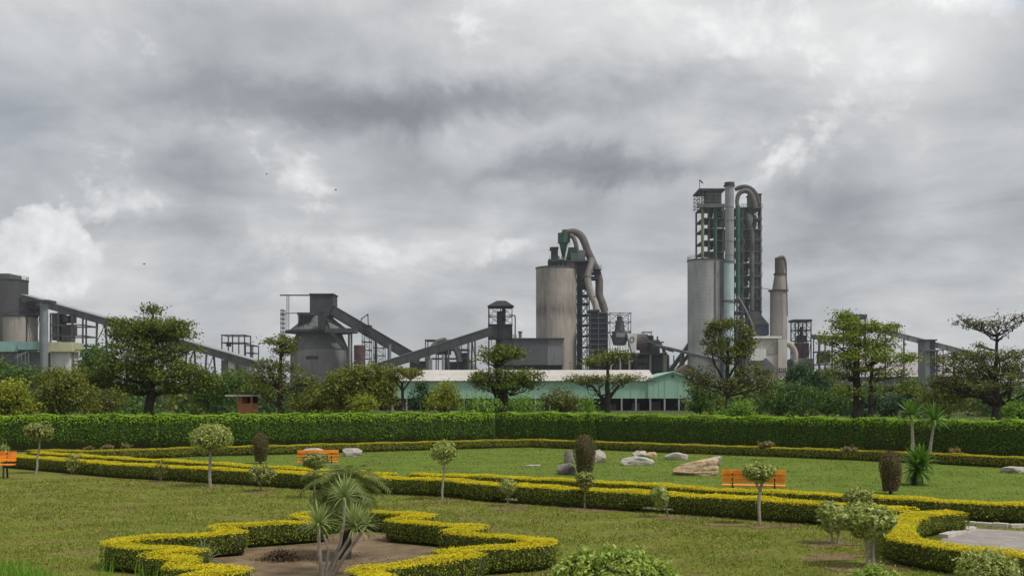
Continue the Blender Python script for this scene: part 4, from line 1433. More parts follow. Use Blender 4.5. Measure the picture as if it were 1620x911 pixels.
M['grey_clad2'] = pbr('light_grey_cladding', (.17, .17, .185), (.21, .21, .225), .15, .8, stain=(.13, .13, .14))
M['gallery'] = pbr('conveyor_cladding', (.040, .041, .046), (.065, .066, .072), .2, .75, stain=(.05, .047, .045))
M['gallery_mid'] = pbr('conveyor_side_sheet', (.075, .078, .085), (.11, .113, .12), .2, .75)
M['gallery_roof'] = pbr('conveyor_roof_sheet', (.24, .25, .26), (.32, .33, .34), .2, .7)
M['shed_green'] = pbr('mint_green_cladding', (.26, .44, .34), (.31, .50, .39), .10, .7, stain=(.23, .38, .30), stain_scale=(.3, .3, .05))
M['shed_roof'] = pbr('pale_roof_sheet', (.44, .415, .385), (.53, .505, .475), .12, .7, stain=(.37, .335, .305))
M['dusty_roof'] = pbr('dusty_pinkish_sheet', (.31, .28, .275), (.38, .35, .34), .08, .8)
M['brown_tile'] = pbr('brown_tile_roof', (.12, .08, .065), (.17, .12, .10), 1.0, .9)


def concrete(name, a, b, stain, band=0.0, band_w=.35, streak=.06, zband=0.0):
    m_ = pbr(name, a, b, .12, .88, .15, stain=stain, stain_scale=(.13, .13, .13 * streak / .06 * .12), bscale=.8)
    t = NT(m_.node_tree)
    bs = m_.node_tree.nodes['Principled BSDF']
    src = bs.inputs['Base Color'].links[0].from_socket
    tcn = t.node('ShaderNodeTexCoord')
    sp = t.node('ShaderNodeSeparateXYZ')
    m_.node_tree.links.new(tcn.outputs['Object'], sp.inputs[0])
    # faint pour lines of the slip form
    fr = t.m('FRACT', t.m('DIVIDE', sp.outputs[2], 1.25))
    ln = t.m('LESS_THAN', fr, .10)
    col = t.mix(t.m('MULTIPLY', ln, band_w), src, tuple(.7 * q for q in a))
    if zband:
        a_ = t.m('DIVIDE', t.m('SUBTRACT', sp.outputs[2], zband), 2.6)
        g_ = t.m('EXPONENT', t.m('MULTIPLY', t.m('MULTIPLY', a_, a_), -1.0))
        mp2 = t.node('ShaderNodeMapping')
        m_.node_tree.links.new(tcn.outputs['Object'], mp2.inputs[0])
        mp2.inputs['Scale'].default_value = (.9, .9, .12)
        ns = t.noise(mp2.outputs[0], 1.2, 6, .7)
        col = t.mix(t.m('MULTIPLY', g_, t.ramp(ns.outputs[0], [(.35, (0, 0, 0)), (.6, (.85, .85, .85))])), col, tuple(.55 * q for q in stain))
    nz = t.noise(tcn.outputs['Object'], .05, 6, .7)
    col = t.mix(t.ramp(nz.outputs[0], [(.45, (0, 0, 0)), (.7, (.6, .6, .6))]), col, stain)
    t.put(bs.inputs['Base Color'], col)
    return m_


M['conc_brown'] = concrete('brownish_concrete', (.34, .302, .268), (.41, .368, .33), (.20, .17, .15), zband=33.5)
M['conc_grey'] = concrete('light_grey_concrete', (.37, .365, .37), (.46, .455, .46), (.23, .225, .23), band_w=.5)
M['conc_dark'] = concrete('dark_dusty_concrete', (.115, .11, .115), (.16, .155, .16), (.085, .08, .085), band_w=.4)
M['soot'] = concrete('soot_stained_concrete', (.045, .045, .05), (.065, .065, .07), (.085, .08, .075), band_w=.3)
M['steel_tower'] = pbr('tower_steel', (.075, .085, .085), (.13, .14, .14), .4, .7, stain=(.07, .055, .045))
M['conc_dome'] = concrete('dusty_silo_concrete', (.21, .20, .205), (.27, .26, .265), (.12, .115, .12), band_w=.3)
M['conc_tan'] = concrete('chimney_concrete', (.30, .27, .25), (.36, .33, .31), (.22, .195, .18), band_w=.15)

FG = None


def part_box(root, name, mat, x0, x1, y0, y1, D, depth):
    return MB().pbox(x0, x1, y0, y1, D, depth).build(name, mat, root)


def base_thing(name, label, cat, x, D, group=None):
    q = P(x, gy(D), D)
    return thing(name, label, cat, (q.x, D, 0), group)


def silo(name, label, x0, x1, y0, D, mat, cat='silo', rim=True, group=None, cone=None, rail=True):
    """upright cylinder whose silhouette spans x0..x1"""
    s = D / F
    cx = (x0 + x1) / 2
    r = (x1 - x0) / 2 * s
    root = base_thing(name, label, cat, cx, D, group)
    c = P(cx, y0, D)
    MB().lathe((c.x, D, 0), [(r, -.3), (r, c.z)], 56).build('shell', mat, root, smooth=True)
    if rim:
        MB().lathe((c.x, D, 0), [(r * 1.03, c.z + .003), (r * 1.03, c.z + .45), (r * .97, c.z + .5)], 56).build('rim', M['steel'], root, smooth=True)
    if rail:
        mb_ = MB()
        for k in range(28):
            a = 2 * math.pi * k / 28
            a2 = 2 * math.pi * (k + 1) / 28
            p_, q_ = Vector((c.x + r * math.cos(a), D + r * math.sin(a), c.z + .5)), Vector((c.x + r * math.cos(a2), D + r * math.sin(a2), c.z + .5))
            mb_.beam(p_, p_ + Z * 1.3, .09)
            for h_ in (.7, 1.25):
                mb_.beam(p_ + Z * h_, q_ + Z * h_, .08)
        mb_.build('railing', M['steel'], root, kind='stuff')
    return root, c, r


def px_beam(mb, x0, y0, x1, y1, w_, D, dd=0):
    return mb.beam(P(x0, y0, D), P(x1, y1, D + dd), w_ * D / F)


def frame(root, xs, ys, D, depth, wpx, mat, braces='x', dmat=None, deck=True, ybot=None, deck_px=1.6, over=1.0):
    """open steel tower: a part for each column, each deck and the bracing"""
    s = D / F
    yb = ybot if ybot is not None else gy(D)
    for x in xs:
        for dd in (0, depth):
            mb_ = MB()
            a, b = P(x, yb, D), P(x, ys[0], D)
            mb_.beam((a.x, D + dd, a.z), (a.x, D + dd, b.z), wpx * s)
            mb_.build('column', mat, root)
    xa, xb = P(xs[0] - over, 0, D).x, P(xs[-1] + over, 0, D).x
    for y in ys:
        z_ = P(0, y, D).z
        if deck:
            MB().box((xa, D - .6, z_ - deck_px * s), (xb, D + depth + .6, z_)).build('deck', dmat or mat, root)
        else:
            mb_ = MB()
            for dd in (0, depth):
                mb_.beam((xa, D + dd, z_ - .2), (xb, D + dd, z_ - .2), deck_px * s)
            for x in (xs[0], xs[-1]):
                mb_.beam((P(x, 0, D).x, D, z_ - .2), (P(x, 0, D).x, D + depth, z_ - .2), deck_px * s * .9)
            mb_.build('beam', dmat or mat, root)
    if braces:
        mb_ = MB()
        yy = list(ys) + [yb]
        for i in range(len(yy) - 1):
            for j in range(len(xs) - 1):
                for dd in (0, depth):
                    a, b = P(xs[j], yy[i], D), P(xs[j + 1], yy[i + 1], D)
                    mb_.beam((a.x, D + dd, a.z), (b.x, D + dd, b.z), wpx * s * .45)
                    if braces == 'x':
                        mb_.beam((b.x, D + dd, a.z), (a.x, D + dd, b.z), wpx * s * .45)
        mb_.build('bracing', mat, root, kind='stuff')


def rails(root, x0, x1, y, D, depth, mat, n=8, h=1.2):
    mb_ = MB()
    a, b = P(x0, y, D), P(x1, y, D)
    for yy in (D - .5, D + depth + .5):
        for i in range(n + 1):
            x = a.x + (b.x - a.x) * i / n
            mb_.beam((x, yy, a.z), (x, yy, a.z + h), .09)
        for hh in (h * .5, h):
            mb_.beam((a.x, yy, a.z + hh), (b.x, yy, a.z + hh), .09)
    mb_.build('railing', mat, root, kind='stuff')


def gallery(name, label, p0, p1, D0, D1, th, wd, mat, roofm, legs=(), cat='conveyor', group='inclined conveyor galleries', leg_mat=None):
    """covered conveyor between two pixel points (upper edge line); th is its height in px"""
    a, b = P(*p0, D0), P(*p1, D1)
    s = (D0 + D1) / 2 / F
    m_ = (a + b) / 2
    root = thing(name, label, cat, (m_.x, m_.y, 0), group)
    h = th * s
    d = (b - a).normalized()
    MB().beam(a - Z * h / 2, b - Z * h / 2, wd, h).build('gallery', mat, root)
    MB().beam(a + Z * .12, b + Z * .12, wd * 1.08, .22).build('roof', roofm, root)
    mb_ = MB()
    L = (b - a).length
    n = int(L / 3.2)
    for i in range(n + 1):
        c = a + (b - a) * i / n
        for sg in (-1, 1):
            mb_.beam(c + Vector((0, 0, -.15)) + d.cross(Z).normalized() * sg * (wd / 2 + .06), c - Z * (h + .1) + d.cross(Z).normalized() * sg * (wd / 2 + .06), .16)
    mb_.build('rib', leg_mat or M['steel'], root, kind='stuff')
    for t_ in legs:
        c = a + (b - a) * t_
        for sg in (-1, 1):
            mb_ = MB()
            side = d.cross(Z).normalized() * sg
            mb_.beam(c - Z * h + side * wd * .45, Vector((c.x, c.y, 0)) + side * wd * .9, .45)
            mb_.build('leg', leg_mat or M['steel'], root)
        mb_ = MB()
        z0 = c.z - h
        side = d.cross(Z).normalized()
        k = max(2, int(z0 / 6))
        for i in range(k):
            f0, f1 = i / k, (i + 1) / k
            w0, w1 = wd * (.9 - .45 * f0), wd * (.9 - .45 * f1)
            mb_.beam(Vector((c.x, c.y, z0 * f0)) + side * w0, Vector((c.x, c.y, z0 * f1)) - side * w1, .2)
            mb_.beam(Vector((c.x, c.y, z0 * f1)) + side * w1, Vector((c.x, c.y, z0 * f1)) - side * w1, .2)
        mb_.build('bracing', leg_mat or M['steel'], root, kind='stuff')
    return root


def bezier_px(pts, D, n=24, dd=0):
    """smooth tube path through pixel points (Catmull-Rom)"""
    q = [P(x, y, D + dd * i / max(len(pts) - 1, 1)) for i, (x, y) in enumerate(pts)]
    q = [q[0] * 2 - q[1]] + q + [q[-1] * 2 - q[-2]]
    out = []
    m_ = len(q) - 3
    for i in range(m_):
        for k in range(max(2, n // m_)):
            t_ = k / max(2, n // m_)
            a, b, c, d = q[i:i + 4]
            out.append(.5 * ((2 * b) + (c - a) * t_ + (2 * a - 5 * b + 4 * c - d) * t_ ** 2 + (3 * b - a - 3 * c + d) * t_ ** 3))
    out.append(q[-2])
    return out


def duct(root, pts, rpx, D, mat, name='duct', dd=0, n=14, rings=True):
    s = D / F
    path = bezier_px(pts, D, 30, dd)
    MB().tube(path, rpx * s if not hasattr(rpx, '__len__') else list(np.interp(np.linspace(0, 1, len(path)), np.linspace(0, 1, len(rpx)), np.array(rpx) * s)), n).build(name, mat, root, smooth=True)


def vcyl(root, name, mat, x0, x1, y0, y1, D, taper=1.0, dd=0, n=24, prof=None):
    s = D / F
    c = P((x0 + x1) / 2, y0, D)
    z1 = P(0, y1, D).z
    r = (x1 - x0) / 2 * s
    MB().lathe((c.x, D + dd, 0), prof or [(r * taper, z1), (r, c.z)], n).build(name, mat, root, smooth=True)


# ================================================================== far left works
D = 380
root, c, r = silo('silo', 'dark soot stained silo cut by the left photo edge', -26, 42, 445, D + 16, M['soot'], group='cement silos')
MB().box((c.x - r * .5, D + 10, c.z + .5), (c.x + r * .55, D + 20, c.z + 2.2)).build('top_house', M['steel_grey'], root)
silo('silo', 'squat brownish concrete silo in front of the soot stained one', 7, 58, 502, D - 8, M['conc_brown'], group='cement silos', rail=False)
rt = base_thing('packing_building', 'teal and cream clad building with stair and open frames at far left', 'building', 60, 360)
part_box(rt, 'wall', M['teal'], -20, 28, 540, 556, 352, 10)
part_box(rt, 'wall', M['teal'], 28.2, 63, 540, 553, 351, 10)
part_box(rt, 'lower_wall', M['steel_grey'], -20, 64, 556, gy(354), 354, 8)
part_box(rt, 'cream_wall', M['cream'], 71, 113, 541, 556, 352, 10)
part_box(rt, 'white_wall', M['white_panel'], 80, 111, 556, gy(354), 354, 7)
mbs = MB()
px_beam(mbs, 24, 567, 42, 556, 1.5, 350)
for x in (28, 34, 40, 45):
    px_beam(mbs, x, 558, x, 575, .8, 350)
px_beam(mbs, 24, 563, 45, 556, .8, 350)
mbs.build('stair', M['blue_grey'], rt)
vcyl(rt, 'elevator_shaft', M['blue_grey'], 64, 76, 476, gy(350), 350, n=4 * 5)
part_box(rt, 'shaft_head', M['steel'], 63, 77, 474, 478, 348, 6)
fr = base_thing('steel_frame', 'tall open steel frame beside the pale blue elevator shaft at left', 'steel frame', 105, 362, 'open steel frames')
frame(fr, [80, 92, 114, 131], [495, 513, 530, 545, 553], 362, 12, 2.2, M['steel'], braces=None, deck=False, deck_px=2)
for (x0, x1, y0, y1, m_) in [(82, 96, 497, 538, 'steel'), (98, 112, 499, 510, 'steel_black'), (97, 113, 514, 529, 'steel'), (90, 96, 494, 540, 'rust'), (98, 110, 531, 540, 'steel_grey')]:
    part_box(fr, 'machine', M[m_], x0, x1, y0, y1, 366, 5)
vcyl(fr, 'fan_drum', M['steel_black'], 100, 108, 500, 509, 364)
lf = base_thing('steel_frame', 'low steel frame standing at the foot of the tall one, by the dark tree', 'steel frame', 130, 355, 'open steel frames')
frame(lf, [116, 131, 150], [553, 570], 355, 10, 1.8, M['steel_grey'], braces=None, deck=False, deck_px=1.8)
th = base_thing('transfer_house', 'dark transfer house with ladders against the soot stained silo', 'plant building', 45, 372)
part_box(th, 'wall', M['steel_black'], 30, 52, 470, 498, 370, 6)
frame(th, [42, 63], [476, 486, 497], 368, 6, 1.4, M['steel_black'], braces='x', deck=True, deck_px=1)
mbs = MB()
px_beam(mbs, -5, 500, 38, 488, 2, 366)
mbs.build('chute', M['steel'], th)
gallery('conveyor', 'long dark conveyor descending from the left silo behind the large tree', (42, 467), (412, 572), 372, 340, 11, 4.2, M['gallery_mid'], M['gallery_roof'],
        legs=(.34, .48, .62, .72, .8))
sf = base_thing('steel_frame', 'small bare steel frame on top of the long conveyor', 'steel frame', 372, 352, 'open steel frames')
frame(sf, [351, 368, 387], [529, 541], 352, 8, 1.6, M['steel_black'], braces=None, deck=False, deck_px=1.6, ybot=gy(352))
frame(sf, [388.5, 400], [545, 557], 352, 8, 1.4, M['steel_black'], braces=None, deck=False, deck_px=1.4, ybot=gy(352))
vcyl(sf, 'pulley', M['steel_black'], 358, 366, 541, 548, 354)
bs_ = base_thing('concrete_plinth', 'grey concrete base under the lower end of the long conveyor', 'plant building', 375, 344)
part_box(bs_, 'wall', M['conc_dome'], 352, 394, 569, gy(346), 346, 8)
part_box(bs_, 'pillar', M['white_panel'], 361, 371, 566, gy(343), 343, 2)

# ================================================================== domed clinker silo
D = 370
s = D / F
rt = base_thing('clinker_silo', 'squat wide silo with conical roof and dark tower house on top', 'silo', 505, D, 'cement silos')
cx = P(505, 0, D).x
zz = lambda y: P(0, y, D).z
MB().lathe((cx, D, 0), [(45 * s, -.3), (45 * s, zz(553))], 56).build('shell', M['conc_dome'], rt, smooth=True)
MB().lathe((cx, D, 0), [(46 * s, zz(553) + .003), (46 * s, zz(552)), (35 * s, zz(526))], 56).build('lower_cone', M['conc_dark'], rt, smooth=True)
MB().lathe((cx, D, 0), [(53 * s, zz(527)), (53 * s, zz(523.5)), (51 * s, zz(523))], 56).build('ring_gallery', M['steel'], rt, smooth=True)
MB().lathe((cx, D, 0), [(47 * s, zz(523)), (17 * s, zz(499)), (16 * s, zz(498))], 56).build('roof', M['steel_grey'], rt, smooth=True)
part_box(rt, 'tower_house', M['gallery'], 490, 527, 465, 500, D - 4, 9)
part_box(rt, 'house_cap', M['steel'], 489, 528, 464, 465.4, D - 4.5, 10)
part_box(rt, 'floor_house', M['steel_black'], 473, 492, 499, 518, D - 7, 8)
part_box(rt, 'floor_roof', M['steel'], 470, 494, 494, 498, D - 8, 10)
for x in (472, 480, 488):
    mbs = MB()
    px_beam(mbs, x, 496, x, 520, 1.2, D - 8)
    mbs.build('column', M['steel_black'], rt)
mbs = MB()
px_beam(mbs, 443, 467, 490, 467, 2.0, D - 2)
for x in (454, 457):
    px_beam(mbs, x, 467, x, 522, 1.0, D - 2)
px_beam(mbs, 444, 496, 472, 495, 1.2, D - 2)
mbs.build('gantry', M['steel'], rt)
sc_ = base_thing('stair_tower', 'slim scaffold ladder tower at the left side of the domed silo', 'stair tower', 446, D - 3, 'lattice stair towers')
frame(sc_, [444, 449], [490, 497, 504, 511, 518, 525, 540, 555, 570], D - 3, 2.2, .7, M['steel_black'], braces='x', deck=True, deck_px=.6, over=.3)
part_box(rt, 'chute', M['steel_black'], 503, 513, 492, 522, D - 14, 4)
mbs = MB()
px_beam(mbs, 512, 495, 522, 524, 4, D - 12)
px_beam(mbs, 523, 524, 545, 552, 5, D - 16)
mbs.build('drop_pipe', M['steel_black'], rt)
part_box(rt, 'platform', M['steel'], 514, 562, 519, 526, D - 15, 6)
for x in (552, 556):
    vcyl(rt, 'pipe', M['steel_grey'], x - 1.6, x + 1.6, 526, gy(D), D - 12)
part_box(rt, 'opening', M['shade_in'], 484, 503, 563, 568, D - 17.2, 1.2)
rs = base_thing('rusty_tank', 'banded rust brown tank right of the domed silo', 'tank', 569, D - 16)
vcyl(rs, 'shell', M['rust'], 560, 578, 546, gy(D - 16), D - 16)
for y in (549, 555, 561, 567, 573, 579):
    vcyl(rs, 'band', M['steel'], 559.4, 578.6, y, y + 1.2, D - 16)
lt = base_thing('lattice_tower', 'lattice support tower under the domed silo conveyor', 'lattice tower', 586, D - 8, 'lattice stair towers')
frame(lt, [573, 585], [514, 526, 540, 553, 567], D - 10, 5, 1.1, M['steel'], braces='x', deck=True, deck_px=.8)
mbs = MB()
px_beam(mbs, 571, 505, 582, 497, 1.4, D - 9)
px_beam(mbs, 582, 496, 582.6, 514, 1.4, D - 9)
px_beam(mbs, 572, 503, 571, 514, 1.4, D - 9)
mbs.build('davit', M['steel'], lt)
lt2 = base_thing('lattice_tower', 'separate short lattice tower with flat top right of the rust brown tank', 'lattice tower', 598, D - 4, 'lattice stair towers')
frame(lt2, [591, 606], [537, 549, 561, 573], D - 4, 6, 1.0, M['steel'], braces='x', deck=False, deck_px=.9)
vcyl(lt2, 'white_pipe', M['blue_grey'], 613, 619, 545, gy(D - 2), D - 2)
gallery('conveyor', 'steep dark conveyor from the tower house on the domed silo down to the right', (526, 484), (662, 563), 366, 372, 15, 4.5, M['gallery'], M['gallery_mid'], legs=(.5,))

# ================================================================== middle machinery and head tower
gallery('conveyor', 'dark conveyor rising rightwards into the pithead like tower', (592, 577), (776, 518), 330, 340, 13, 4.0, M['gallery'], M['gallery_mid'], legs=(.62, .85))
D = 345
ht = base_thing('head_tower', 'black open topped tower with pitched roof at the upper end of the conveyor', 'tower', 793, D)
frame(ht, [773, 792, 810], [484, 498, 512], D, 7, 1.4, M['steel_black'], braces='x', deck=False, deck_px=1.2, ybot=gy(D))
a = P(771, 484, D)
b = P(813, 484, D)
pk = P(800, 476, D)
pk2 = P(786, 476, D)
MB().prism([(a.x, D - 1, a.z), (b.x, D - 1, b.z), (pk.x, D - 1, pk.z), (pk2.x, D - 1, pk.z)], (0, 9, 0)).build('roof', M['gallery_mid'], ht)
part_box(ht, 'drive_house', M['steel_black'], 772, 810, 513, 536, D + .3, 6.5)
part_box(ht, 'machine', M['steel_black'], 786, 798, 492, 512, D + 2, 3)
vcyl(ht, 'motor', M['steel_black'], 794, 800, 487, 512, D + 2)
mbs = MB()
mbs.tube(bezier_px([(806, 499), (813, 499), (815, 502), (815, 520), (815, 540)], D, 16), 1.0 * D / F, 8)
mbs.build('pipe', M['steel'], ht, smooth=True)
rails(ht, 808, 817, 535, D, 5, M['steel'], 4)
for x in (788, 793):
    vcyl(ht, 'chute', M['steel_black'], x - 2.5, x + 2.5, 536, 556, D + 3)

D = 420
mc = base_thing('crusher_plant', 'cluster of dusty hoppers and frames behind the conveyor, left of the head tower', 'plant building', 708, D)
frame(mc, [673, 690, 706, 724, 740], [537, 552, 566], D, 12, 1.6, M['steel'], braces=None, deck=True, deck_px=1.2)
part_box(mc, 'hopper', M['steel'], 690, 712, 540, 560, D + 2, 8)
duct(mc, [(676, 566), (682, 552), (692, 541), (706, 537)], 4, D - 2, M['steel_grey'])
duct(mc, [(706, 540), (716, 545), (724, 558), (727, 572)], 5, D - 2, M['steel_grey'])
vcyl(mc, 'tank', M['conc_dome'], 674, 684, 566, gy(D), D - 1)
vcyl(mc, 'tank', M['stack_grey'], 699, 703, 560, gy(D), D - 2)
part_box(mc, 'wall', M['navy'], 704, 722, 572, gy(D), D + 1, 8)
part_box(mc, 'wall', M['steel_black'], 648, 674, 571, gy(D), D + 3, 8)
part_box(mc, 'machine', M['steel_black'], 724, 741, 558, gy(D), D + 2, 8)
mbs = MB()
for x in (724, 730):
    px_beam(mbs, x, 543, x, 570, 1.1, D - 3)
for i in range(7):
    px_beam(mbs, 724, 543 + i * 4, 730, 545 + i * 4, .8, D - 3)
mbs.build('ladder', M['steel_black'], mc)
rails(mc, 724, 742, 556, D, 10, M['steel'], 6)
ga_ = base_thing('gabled_store', 'low gable roofed grey store behind the crusher cluster', 'building', 748, D + 30)
a, b, pk = P(722, 588, D + 30), P(760, 588, D + 30), P(743, 567, D + 30)
MB().prism([(a.x, D + 30, 0), (b.x, D + 30, 0), (b.x, D + 30, b.z), (pk.x, D + 30, pk.z), (a.x, D + 30, a.z)], (0, 40, 0)).build('wall', M['dusty_roof'], ga_)

D = 380
gb = base_thing('clad_building', 'plain dark grey clad box building raised on columns before the tall brown silo', 'building', 838, D)
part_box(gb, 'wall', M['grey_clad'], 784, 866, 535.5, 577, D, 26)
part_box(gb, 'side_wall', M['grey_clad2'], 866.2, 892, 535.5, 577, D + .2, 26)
part_box(gb, 'roof_edge', M['steel'], 783, 893, 534.4, 535.8, D - .6, 27)
vcyl(gb, 'vent', M['steel_grey'], 820.5, 825.5, 525, 534, D + 6)
vcyl(gb, 'vent_cap', M['steel'], 819.5, 826.5, 524, 526, D + 6)
for x in (790, 808, 826, 844, 858, 868, 889):
    mbs = MB()
    px_beam(mbs, x, 577, x, gy(D), 2.2, D + 2)
    mbs.build('column', M['steel'], gb)
part_box(gb, 'underside_shade', M['shade_in'], 786, 890, 577.5, gy(D), D + 10, 6)  # dark block painted as the shade beneath the raised building

# ================================================================== tall brown silo with its ducts
D = 410
s = D / F
s1, c, r = silo('silo', 'tall brownish concrete silo carrying green cyclones on top', 848, 912, 425.5, D, M['conc_brown'], group='cement silos', rail=False)
ct = base_thing('cyclone_tower', 'steel tower with green cyclone and brown ducts rising behind the tall brown silo', 'tower', 900, D + 8)
vcyl(ct, 'cyclone', M['green_dark'], 882.5, 902, 369, 385, D + 2, n=12)
vcyl(ct, 'cyclone_cone', M['green_dark'], 884.5, 900, 385, 408, D + 2, taper=.35, n=12)
vcyl(ct, 'cyclone_cap', M['brown_duct'], 889, 903, 364, 369.3, D + 2)
part_box(ct, 'filter_box', M['steel_black'], 872.5, 883, 391.5, 408, D - 3, 7)
part_box(ct, 'filter_lid', M['steel'], 870.5, 884, 390.5, 392, D - 4, 9)
frame(ct, [868.5, 878, 890], [410, 413], D - 4, 8, 1.2, M['steel_green'], braces=None, deck=True, deck_px=1.5, ybot=426)
part_box(ct, 'filter_box', M['green_dark'], 872, 880, 413, 425.4, D - 3, 6)
part_box(ct, 'machine_house', M['steel_black'], 897, 913, 391, 410, D - 2, 10)
part_box(ct, 'machine_house', M['brown_duct'], 896, 909, 414, 425.4, D - 4, 8)
part_box(ct, 'machine_house', M['steel_green'], 903, 915, 400, 411, D - 5, 4)
part_box(ct, 'machine_house', M['steel'], 915, 931, 415, 437, D + 1, 8)
part_box(ct, 'filter_box', M['steel_green'], 921, 934, 441, 456, D + 3, 6)
part_box(ct, 'grey_box', M['steel_grey'], 913.5, 926, 396, 412, D - 3, 9)
part_box(ct, 'deck', M['steel'], 869, 932, 411, 413.5, D - 5, 16)
rails(ct, 869, 895, 411, D - 5, 14, M['steel_green'], 8)
for x in (889, 892, 884):
    vcyl(ct, 'pipe', M['steel_grey'], x - 1, x + 1, 405, 425, D - 4)
duct(ct, [(903, 384), (899, 388), (896.5, 398), (894, 410)], 1.4, D - 5, M['white_panel'], 'thin_pipe')
frame(ct, [913.5, 920.5, 932], [396, 413, 426, 439, 453, 466, 479, 497, 513, 530, 548, 566], D + 2, 11, 1.9, M['steel_green'], dmat=M['steel'], braces='x', deck=True, deck_px=1.1)
part_box(ct, 'lift_shaft', M['steel_black'], 914, 920, 413, gy(D), D + 5, 4)
part_box(ct, 'blue_collar', M['navy'], 921, 948, 437, 441.5, D - 3, 6)
part_box(ct, 'blue_collar', M['navy'], 936, 951, 430, 433, D - 1, 6)
duct(ct, [(897, 367), (908, 366.5), (919, 373), (925, 384), (930, 398), (938, 414), (944, 428), (948, 445), (948, 466), (953, 480), (957, 493)], [4, 5.2, 6, 6, 6, 5.6, 5.8, 6.2, 6.2, 6.2, 6], D + 1, M['brown_duct'], 'main_duct')
duct(ct, [(901, 372), (907, 376), (911, 386), (913, 398)], 3.6, D, M['brown_duct'])
duct(ct, [(937, 408), (933, 424), (930, 438), (931, 449), (936, 466), (942, 482), (944, 494)], [4.8, 5.4, 5.4, 5.4, 5.4, 5.2, 5.2], D - 3, M['beige_duct'], 'second_duct')
for (x, y, r_) in [(930, 438, 5.4), (938, 470, 5.2)]:
    q = P(x, y, D - 3)
    MB().tube([q - Vector((0, 0, .25)), q + Vector((0, 0, .25))], r_ * s, 16).build('flange', M['steel'], ct, smooth=True)
part_box(ct, 'walkway', M['steel'], 938, 952, 425, 426.2, D - 4, 5)
rails(ct, 938, 952, 425, D - 4, 5, M['steel'], 4)

bh = base_thing('filter_house', 'navy blue banded filter house under the two brown ducts', 'plant building', 947, D - 6)
part_box(bh, 'wall', M['navy'], 934, 946.6, 492, gy(D), D - 7, 9)
part_box(bh, 'wall', M['navy'], 947, 961, 495, gy(D), D - 6.6, 9)
for i in range(10):
    part_box(bh, 'walkway', M['steel_grey'], 933.3, 961.6, 502 + i * 8.4, 503.1 + i * 8.4, D - 8.4, 11.5)
part_box(bh, 'roof', M['steel'], 932, 949, 489.5, 492, D - 8.6, 12)
part_box(bh, 'roof', M['brown_duct'], 946.5, 962, 493, 495, D - 8.2, 12)
mbs = MB()
for x in (933.6, 946.8, 961):
    px_beam(mbs, x, 495, x, gy(D), .9, D - 8.8)
mbs.build('post', M['steel_grey'], bh)

D = 405
mill = base_thing('mill_building', 'open frame mill with hoppers, drums and pipes between filter house and grey silo', 'plant building', 1010, D)
frame(mill, [965, 981, 998], [494, 508, 524], D - 2, 9, 1.0, M['steel'], braces='x', deck=False, deck_px=.9)
vcyl(mill, 'separator', M['steel_grey'], 974, 987, 507, 524, D, taper=1.25)
vcyl(mill, 'separator_head', M['steel'], 976, 985, 500, 507, D)
vcyl(mill, 'separator_cone', M['steel_grey'], 968, 998, 524, 530, D, taper=.95)
vcyl(mill, 'hopper', M['steel_grey'], 966, 994, 530, 546, D - 1, taper=.7)
part_box(mill, 'white_band', M['blue_grey'], 975, 989, 526, 533, D - 7, 1)
a = [P(x, y, D - 7) for x, y in ((992, 527), (1008, 527), (1006, 557), (1000, 557))]
MB().prism([tuple(q) for q in a], (0, 5, 0)).build('white_hopper', M['white_panel'], mill)
ring = []
for k in range(15):
    a_ = 6.283 * k / 14
    ring.append(P(1000 + 3.4 * math.cos(a_), 537 + 4.2 * math.sin(a_), D - 7.1))
MB().tube(ring, .14, 5, False).build('ring_mark', M['steel'], mill)
q = P(1020, 542, D)
MB().tube([P(1008, 541, D), P(1024, 541, D - 1)], 13 * D / F, 20).build('drum', M['brown_duct'], mill, smooth=True)
vcyl(mill, 'tank', M['steel'], 1024, 1044, 538, 560, D)
vcyl(mill, 'tank', M['steel_black'], 1012, 1026, 548, 562, D - 4)
part_box(mill, 'machine', M['steel_black'], 1020, 1034, 531, 550, D + 2, 6)
frame(mill, [1018, 1031], [524, 530], D, 5, .9, M['steel'], braces=None, deck=False, deck_px=.9, ybot=540)
frame(mill, [1006, 1030, 1052], [559, 572], D - 6, 16, 1.8, M['steel_black'], braces=None, deck=True, deck_px=1.6)
for x in (966, 981, 995.5, 1029, 1051.5):
    vcyl(mill, 'pillar', M['conc_tan'], x - 1.7, x + 1.7, 559, gy(D), D - 7)
part_box(mill, 'deck', M['steel_black'], 963, 1056, 558, 560.5, D - 8, 18)
part_box(mill, 'bay_shade', M['shade_in'], 960, 1058, 561, gy(D), D + 4, 5)  # near-black block stands for the shade inside the mill bay
for (x0, x1, y0, y1, m_) in [(1000, 1026, 566, 573, 'steel_grey'), (1034, 1050, 566, 585, 'steel_green'), (1004, 1024, 577, 590, 'brown_duct'), (1024, 1029, 576, 585, 'rust')]:
    part_box(mill, 'machine', M[m_], x0, x1, y0, y1, D - 2, 4)
for pts, rp in [([(1016, 532), (1036, 545), (1050, 551), (1066, 556)], 1.5), ([(1020, 541), (1040, 541), (1048, 548), (1056, 566)], 1.5),
                ([(1034, 548), (1046, 549), (1049, 556), (1049, 570)], 1.3), ([(1040, 532), (1041, 541), (1050, 541)], 1.3)]:
    duct(mill, pts, rp, D - 8, M['steel_grey'], 'pipe', n=8)
part_box(mill, 'small_house', M['conc_tan'], 1050, 1055, 561, gy(D), D - 9, 3)
for x in (1058, 1066):
    vcyl(mill, 'column', M['stack_grey'], x - 1, x + 1, 562, gy(D), D - 5, n=8)
gallery('conveyor', 'thin double pipe conveyor dropping rightwards past the grey silo foot', (1038, 545), (1160, 574), 396, 380, 3.2, 2.2, M['steel_grey'], M['gallery_roof'], legs=(.35,))
